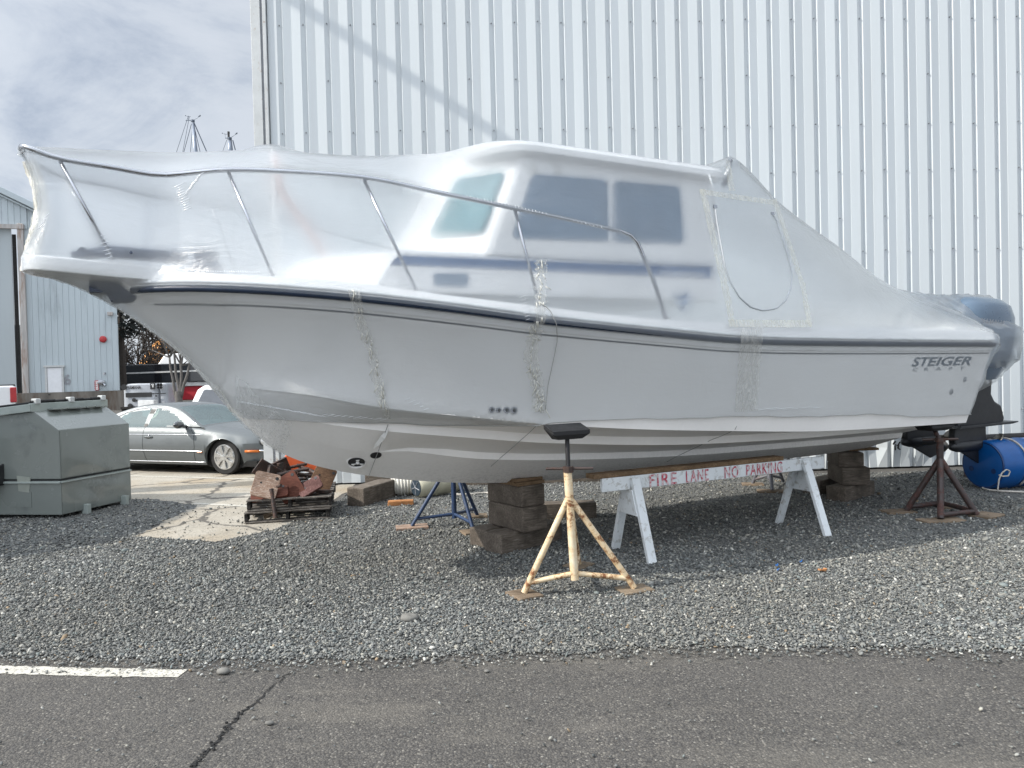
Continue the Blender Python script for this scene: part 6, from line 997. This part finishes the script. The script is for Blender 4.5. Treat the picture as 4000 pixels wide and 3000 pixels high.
v, f = text_mb('BOAT CARE', .17, .01); sign_text('BOAT CARE', .17, None, (1, 0, 0), (0, 0, 1), 'side_lettering', MAT['letter'], tk_, fn=lambda x, y: TK(.50+v[:, 0].max()-x, .006, ztop-.32+y), bold=.01)

# ---------------------------------------------------------------- far background on the left
YB = 50.; bg = lambda x, y, Y=YB: atY(x, y, Y)
yl, yr_ = bg(246, 880)[0], bg(520, 880)[0]+6
yacht = thing('hauled_yacht', ((yl+yr_)/2, YB+1, 0), 'long hauled out yacht with black topsides and red bottom behind the crate', 'yacht')
def hullside(zt, zb_, name, mat, dy=0, dz=0): build(MB().prism([(yl-2, YB+dy, zb_), (yr_, YB+dy, zb_), (yr_, YB+dy, zt), (yl-2, YB+dy, zt)], (0, 3.6, 0)), name, mat, yacht, bevel=.05)
z1, z2, z3, z4 = bg(300, 868)[2]*0+.35, bg(380, 835)[2], bg(380, 825.5)[2], bg(330, 795)[2]
hullside(z2, z1, 'red_bottom', MAT['redhull'], .25); hullside(z3, z2, 'white_stripe', MAT['hullw'], .12); hullside(z4+.25, z3, 'black_topsides', MAT['blackhull'], 0)
build(MB().beam((yl-2, YB-.03, z4-.35), (yr_, YB-.03, z4-.15), .06, .10), 'rubbing_strake', MAT['hullw'], yacht); m = MB().prism([(bg(330, 800)[0], YB+.6, z4+.2), (yr_-1, YB+.6, z4+.2), (yr_-2, YB+.8, z4+1.3), (bg(345, 800)[0], YB+.8, z4+.95)], (0, 2.4, 0)); build(m, 'deckhouse', MAT['wcar'], yacht, bevel=.1)
for xx in (yl+1, yl+6, yl+11): build(MB().beam((xx, YB+.4, 0), (xx, YB+.4, z1+.1), .4, .3), 'keel_block', MAT['timberd'], yacht)
oc = bg(372, 770, 64); cv = thing('tarped_boat', (oc[0], 64, 0), 'orange tarped boat showing above the black yacht', 'covered boat'); xo0, xo1, zo = bg(318, 790, 64)[0], bg(318, 790, 64)[0]+11, bg(340, 788, 64)[2]
build(MB().grid([[(xo0+(i/10)*(xo1-xo0), 64+dy*1.5, zo+(h_*(2.3 if 0 < i < 10 else .6))*(.75+.25*math.sin(i*.9))) for dy, h_ in ((-1, 0), (-.85, .6), (-.3, .98), (.3, .98), (.85, .6), (1, 0))] for i in range(11)]), 'tarp', MAT['orangec'], cv, True)
build(MB().prism([(xo0+.8, 63, 1.4), (xo1-.5, 63, 1.4), (xo1, 62.6, zo), (xo0, 62.6, zo)], (0, 2.8, 0)), 'hull', MAT['wcar'], cv); build(MB().box((oc[0], 64, .7), (5, 1, 1.4)), 'cradle', MAT['timberd'], cv)
YC = 43.; c0, c1 = atY(262, 880, YC), atY(361, 880, YC); zt = atY(310, 829, YC)[2]; wC = c1[0]-c0[0]; cr = thing('engine_crate', ((c0[0]+c1[0])/2, YC, 0), 'grey plastic wrapped engine crate with dark lettering against the yacht', 'crate')
def shell(x0, x1, name, y0): R_ = [[(x0+(x1-x0)*(.5+.5*math.copysign(abs(math.cos(t))**.35, math.cos(t)))+random.gauss(0, .01), y0+1.0+1.0*math.copysign(abs(math.sin(t))**.35, math.sin(t)), z) for t in np.linspace(0, 2*PI, 28, endpoint=False)] for z in (.25, .5, 1.0, 1.5, zt-.2)]+[[(x0+(x1-x0)*(.5+.42*math.copysign(abs(math.cos(t))**.4, math.cos(t))), y0+1.0+.85*math.copysign(abs(math.sin(t))**.4, math.sin(t)), zt+.02*math.sin(t*3)) for t in np.linspace(0, 2*PI, 28, endpoint=False)]]; m = MB().grid(R_, True); m.add(R_[-1], [tuple(range(28))]); return build(m, name, MAT['crate'], cr, True, autos=50)
shell(c0[0], c0[0]+wC*.82, 'wrapped_block', YC); shell(c0[0]+wC*.82, c1[0], 'wrapped_side', YC+.1); m = MB()
for x in np.linspace(c0[0]+.1, c1[0]-.1, 4): m.box((x, YC+.9, .06), (.14, 1.9, .12))
m.box(((c0[0]+c1[0])/2, YC+.9, .18), (wC, 2.0, .12)); build(m, 'crate_base', MAT['palletd'], cr)
fx = lambda x, y, d=.03: np.array([atY(x, y, YC)[0], YC-d, atY(x, y, YC)[2]])
a_ = fx(275, 841); b_ = fx(305, 833); h_ = b_[2]-a_[2]; v, f = text_mb('YAMAHA', 1, .02); kx = (b_[0]-a_[0])/v[:, 0].max(); sign_text('YAMAHA', 1, None, None, None, 'crate_lettering', MAT['black'], cr, bold=.02, fn=lambda x, y: np.array([a_[0]+x*kx, YC-.03, a_[2]+y*h_]))
p_ = fx(268.5, 836.5); m = MB().lathe(p_, (0, -1, 0), [(.17, 0), (.17, .02)], 22); build(m, 'round_badge', MAT['black'], cr); m = MB().frame(fx(330.5, 834.5), (.30, 0, 0), (0, .02, 0), (0, 0, .34)); build(m, 'square_mark', MAT['black'], cr); build(MB().frame(fx(331, 833, .045), (.05, 0, 0), (0, .01, 0), (0, 0, .2)).frame(fx(330.4, 831, .045), (.15, 0, 0), (0, .01, 0), (0, 0, .05)), 'mark_figure', MAT['white'], cr)
m = MB()
for i in range(2):
    for j in range(2): m.lathe(fx(342.5+i*6, 831.5+j*5.5), (0, -1, 0), [(.09, 0), (.09, .02), (.05, .021), (.05, .0)], 12)
build(m, 'ring_marks', MAT['black'], cr); m = MB().frame(fx(300, 853), (1.5, 0, 0), (0, .03, 0), (0, 0, .26)); m.frame(fx(340, 850), (1.0, 0, 0), (0, .02, 0), (0, 0, .05)); build(m, 'dark_slot', MAT['black'], cr); m = MB()
for x, y, R_ in ((290, 864, .11), (296, 865, .06), (282, 877, .15), (318, 876, .14), (338, 855, .05)): m.lathe(fx(x, y), (0, -1, 0), [(R_, 0), (R_, .03), (R_*.5, .04)], 16)
build(m, 'round_fittings', MAT['black'], cr); build(MB().frame(fx(327, 877, .4), (.9, 0, 0), (0, .5, 0), (0, 0, .7)), 'cardboard_box', MAT['white'], cr)
def bush(name, label, cat, base, h, n, spread, mat, r0, group=None, levels=4):
    t = thing(name, base, label, cat, group); tr_ = MB(); tw = MB()
    def grow(p, d, L, r, lv):
        pts = [p]; dd = np.array(d, float)
        for _ in range(4): dd = dd+RNG.normal(0, .20, 3)+np.array([0, 0, .05]); dd /= np.linalg.norm(dd); pts.append(pts[-1]+dd*L/4)
        (tr_ if lv == levels else tw).tube(pts, [max(r*(1-.15*i), .024) for i in range(5)], 5 if lv > 1 else 3, cap=False)
        if lv > 0:
            for _ in range(3 if lv > 1 else 4): i = random.randint(1, 4); d2 = dd+RNG.normal(0, spread, 3); d2[2] = abs(d2[2])*.6+.12; d2 /= np.linalg.norm(d2); grow(pts[i], d2, L*random.uniform(.55, .8), r*.55, lv-1)
    for i in range(n): a = random.uniform(0, 2*PI); grow(np.array(base)+np.array([math.cos(a)*.25, math.sin(a)*.25, -.05]), np.array([math.cos(a)*.6, math.sin(a)*.6, 1.0]), h*.42, r0, levels)
    build(tr_, 'stems', mat, t, True); build(tw, 'twigs', mat, t, True)
sb = atY(292, 880, 57.); bush('bare_shrub', 'wide leafless shrub with tangled dark branches above the crate', 'shrub', (sb[0], 57., 0), 10.4, 8, .52, MAT['bark'], .13)
sb2 = atY(335, 880, 56.0); bush('bare_shrub', 'smaller leafless shrub with dark branches in front of the orange tarp', 'shrub', (sb2[0], 56.0, 0), 8.4, 6, .60, MAT['bark'], .11)
tb = atY(387, 880, 41.); tt = thing('pruned_tree', (tb[0], 41., 0), 'pruned bare tree with three pale stems in a grey planter', 'tree'); build(MB().lathe((tb[0], 41, 0), (0, 0, 1), [(.18, 0), (.19, 1.1), (.16, 1.1), (.15, 1.0)], 16), 'planter', MAT['barkg'], tt); m = MB(); q_ = lambda x, y: atY(x, y, 41.)
for pts in (((389, 862), (387, 838), (380, 810), (378, 782), (376, 760)), ((390, 860), (391, 835), (392, 808), (390, 784), (390, 760)), ((391, 858), (396, 835), (404, 812), (409, 788), (413, 768)), ((384, 870), (378, 850), (374, 820), (368, 795), (366, 770))): m.tube(polyline([q_(*p) for p in pts], 14), list(np.linspace(.10, .05, 14)), 8)
build(m, 'trunk', MAT['barkg'], tt, True); m = MB()
for x, y in ((376, 762), (390, 762), (413, 770), (366, 772), (392, 790)):
    for _ in range(7): p = q_(x, y); m.tube([p, p+np.array([random.gauss(0, .7), random.gauss(0, .5), random.uniform(.3, 1.3)])], [.05, .012], 4)
build(m, 'twigs', MAT['barkg'], tt)
def evergreen(base, h, rad_, label):
    t = thing('evergreen_tree', base, label, 'tree'); build(MB().tube([base, (base[0], base[1], h*.95)], [.3, .05], 8), 'trunk', MAT['bark'], t); m = MB()
    for i in range(1500):
        zf = random.random()**.8; z = 4.7+zf*(h-4.7); R_ = rad_*(1-zf*.6)*random.uniform(.45, 1.05)*(1+.35*math.sin(z*2.3)); a = random.uniform(0, 2*PI); c = np.array([base[0]+R_*math.cos(a), base[1]+R_*math.sin(a), z-.25*R_]); u_ = RNG.normal(0, 1, 3); u_ /= np.linalg.norm(u_); w_ = np.cross(u_, RNG.normal(0, 1, 3)); w_ /= np.linalg.norm(w_); s_ = random.uniform(.16, .42); m.add([c-u_*s_, c+w_*s_*.3, c+u_*s_, c-w_*s_*.3], [(0, 1, 2, 3)])
    build(m, 'crown', MAT['leafd'], t)
eb = atY(267, 880, 47.6); evergreen((eb[0], 47.6, 0), 9.8, 1.5, 'dark evergreen tree beside the corner of the grey shed')
# masts of sailing boats beyond the yard
def mast(label, x, yb, yt, Y, w, stays, big):
    b = atY(x[0], yb, Y); t_ = atY(x[1], yt, Y); base = np.array([b[0], Y, 0]); root = thing('sailboat_mast', base, label, 'mast', 'masts of sailing boats behind the wrapped boat'); build(MB().tube([base, b, t_], [w*1.3, w*1.15, w*.75], 14), 'mast_tube', MAT['mast'], root, True)
    m = MB()
    for (tx_, ty_, bx_, by_, r_) in stays: p = atY(tx_, ty_, Y); q__ = atY(bx_, by_, Y); m.tube([p, q__, q__+(q__-p)*1.6], r_, 5)
    build(m, 'rigging', MAT['rig'], root); px = 1.0; g = lambda dx, dy: t_+np.array([dx, 0, dy]); k_ = Y/40*.42
    m = MB().tube([g(0, -.05), g(0, .12)], w*1.0, 10); m.beam(g(-.9*k_, .12*k_) if big else g(-.55*k_, .1*k_), g(.1, .1), .05*k_, .08*k_); m.tube([g(.05, .12*k_), g(.55*k_, .38*k_), g(.75*k_, .55*k_)], .025*k_, 6); m.box(g(.85*k_, .62*k_), (.30*k_, .05, .10*k_), 0, -.5); m.box(g(.95*k_, .68*k_), (.10*k_, .05, .2*k_), 0, .3); m.tube([g(-.55*k_, .12*k_), g(-.55*k_, .62*k_)], .018*k_, 5); m.beam(g(-.75*k_, .66*k_), g(-.25*k_, .58*k_), .03*k_, .05*k_); m.lathe(g(-.9*k_, .70*k_), (0, 0, 1), [(.07*k_, 0), (.07*k_, .08*k_)], 8)
    build(m, 'masthead_gear', MAT['rig'], root)
mast('taller pale sailboat mast with wire rigging and masthead vane', (423, 416.5), 333, 262, 70., .17, [(407, 250, 380, 332, .022), (409, 252, 394, 332, .022), (415, 262, 396, 332, .03), (418, 262, 448, 331, .05), (416, 275, 411, 332, .025), (420, 275, 433, 331, .03)], True)
mast('shorter sailboat mast with masthead light and crossed wind vanes', (497.5, 496), 326, 300, 70., .20, [(490, 302, 481, 327, .02), (503, 303, 509, 326, .05), (500, 300, 503, 326, .02)], False)
g_ = atY(494, 296, 70.); o = build(MB().lathe(g_+np.array([0, 0, .0]), (0, 0, 1), [(.10, 0), (.10, .2), (.06, .2), (.06, .26), (.11, .26), (.11, .5)], 10), 'masthead_light', MAT['black'], bpy.data.objects['sailboat_mast.001'])
# ---------------------------------------------------------------- unseen boat and crane added to shade the yard and the wall
nb = thing('added_shade_boat', (-12.5, 8.1, 0), 'unseen boat in opaque white wrap added to shade the dumpster', 'boat')
def nsec(x): f = min(1, max(0, (x+8.15)/-.9)); w = 1.65*(1-.0*f)*(1 if x > -15.5 else max(.05, 1-(-15.5-x)/3.2)); return [(-w*.9, 1.2), (-w, 1.9), (-w*.97, 2.7), (-w*.75, 3.15), (0, 3.3), (w*.75, 3.15), (w*.97, 2.7), (w, 1.9), (w*.9, 1.2), (0, .9)]
R_ = [[(x, 8.1+u, z) for u, z in nsec(x)] for x in np.linspace(-18.5, -8.25, 24)]; m = MB().grid(R_, True); m.add(R_[-1], [tuple(range(10))]); m.add(R_[0], [tuple(range(10))]); build(m, 'wrapped_hull', MAT['wrapw'], nb, True, autos=40)
for x in (-16, -12.5, -9): build(MB().box((x, 8.1, .48), (.4, .9, .96)), 'keel_block', MAT['timberd'], nb); [build(MB().beam((x, 8.1+s_*1.9, 0), (x, 8.1+s_*1.35, 1.7), .07, .07), 'prop', MAT['brownp'], nb) for s_ in (-1, 1)]
def wallpt(x, y): return onplane(x, y, (0, WY(0), 0), (-.030, 1, 0))
kk = 7.2; pA = wallpt(600, -20)-SUNL*kk; pB = wallpt(1105, 312)-SUNL*kk; dAB = (pB-pA)/np.linalg.norm(pB-pA); pA2 = pA-dAB*3.2
cn = thing('added_shadow_crane', (pA2[0], pA2[1], 0), 'unseen jib crane added to cast a sloping boom shadow on the wall', 'crane'); build(MB().tube([(pA2[0], pA2[1], 0), (pA2[0], pA2[1], pA2[2]+.4)], .28, 14), 'post', MAT['greyp'], cn, True); build(MB().tube([pA2, pB], .085, 10), 'boom', MAT['greyp'], cn)
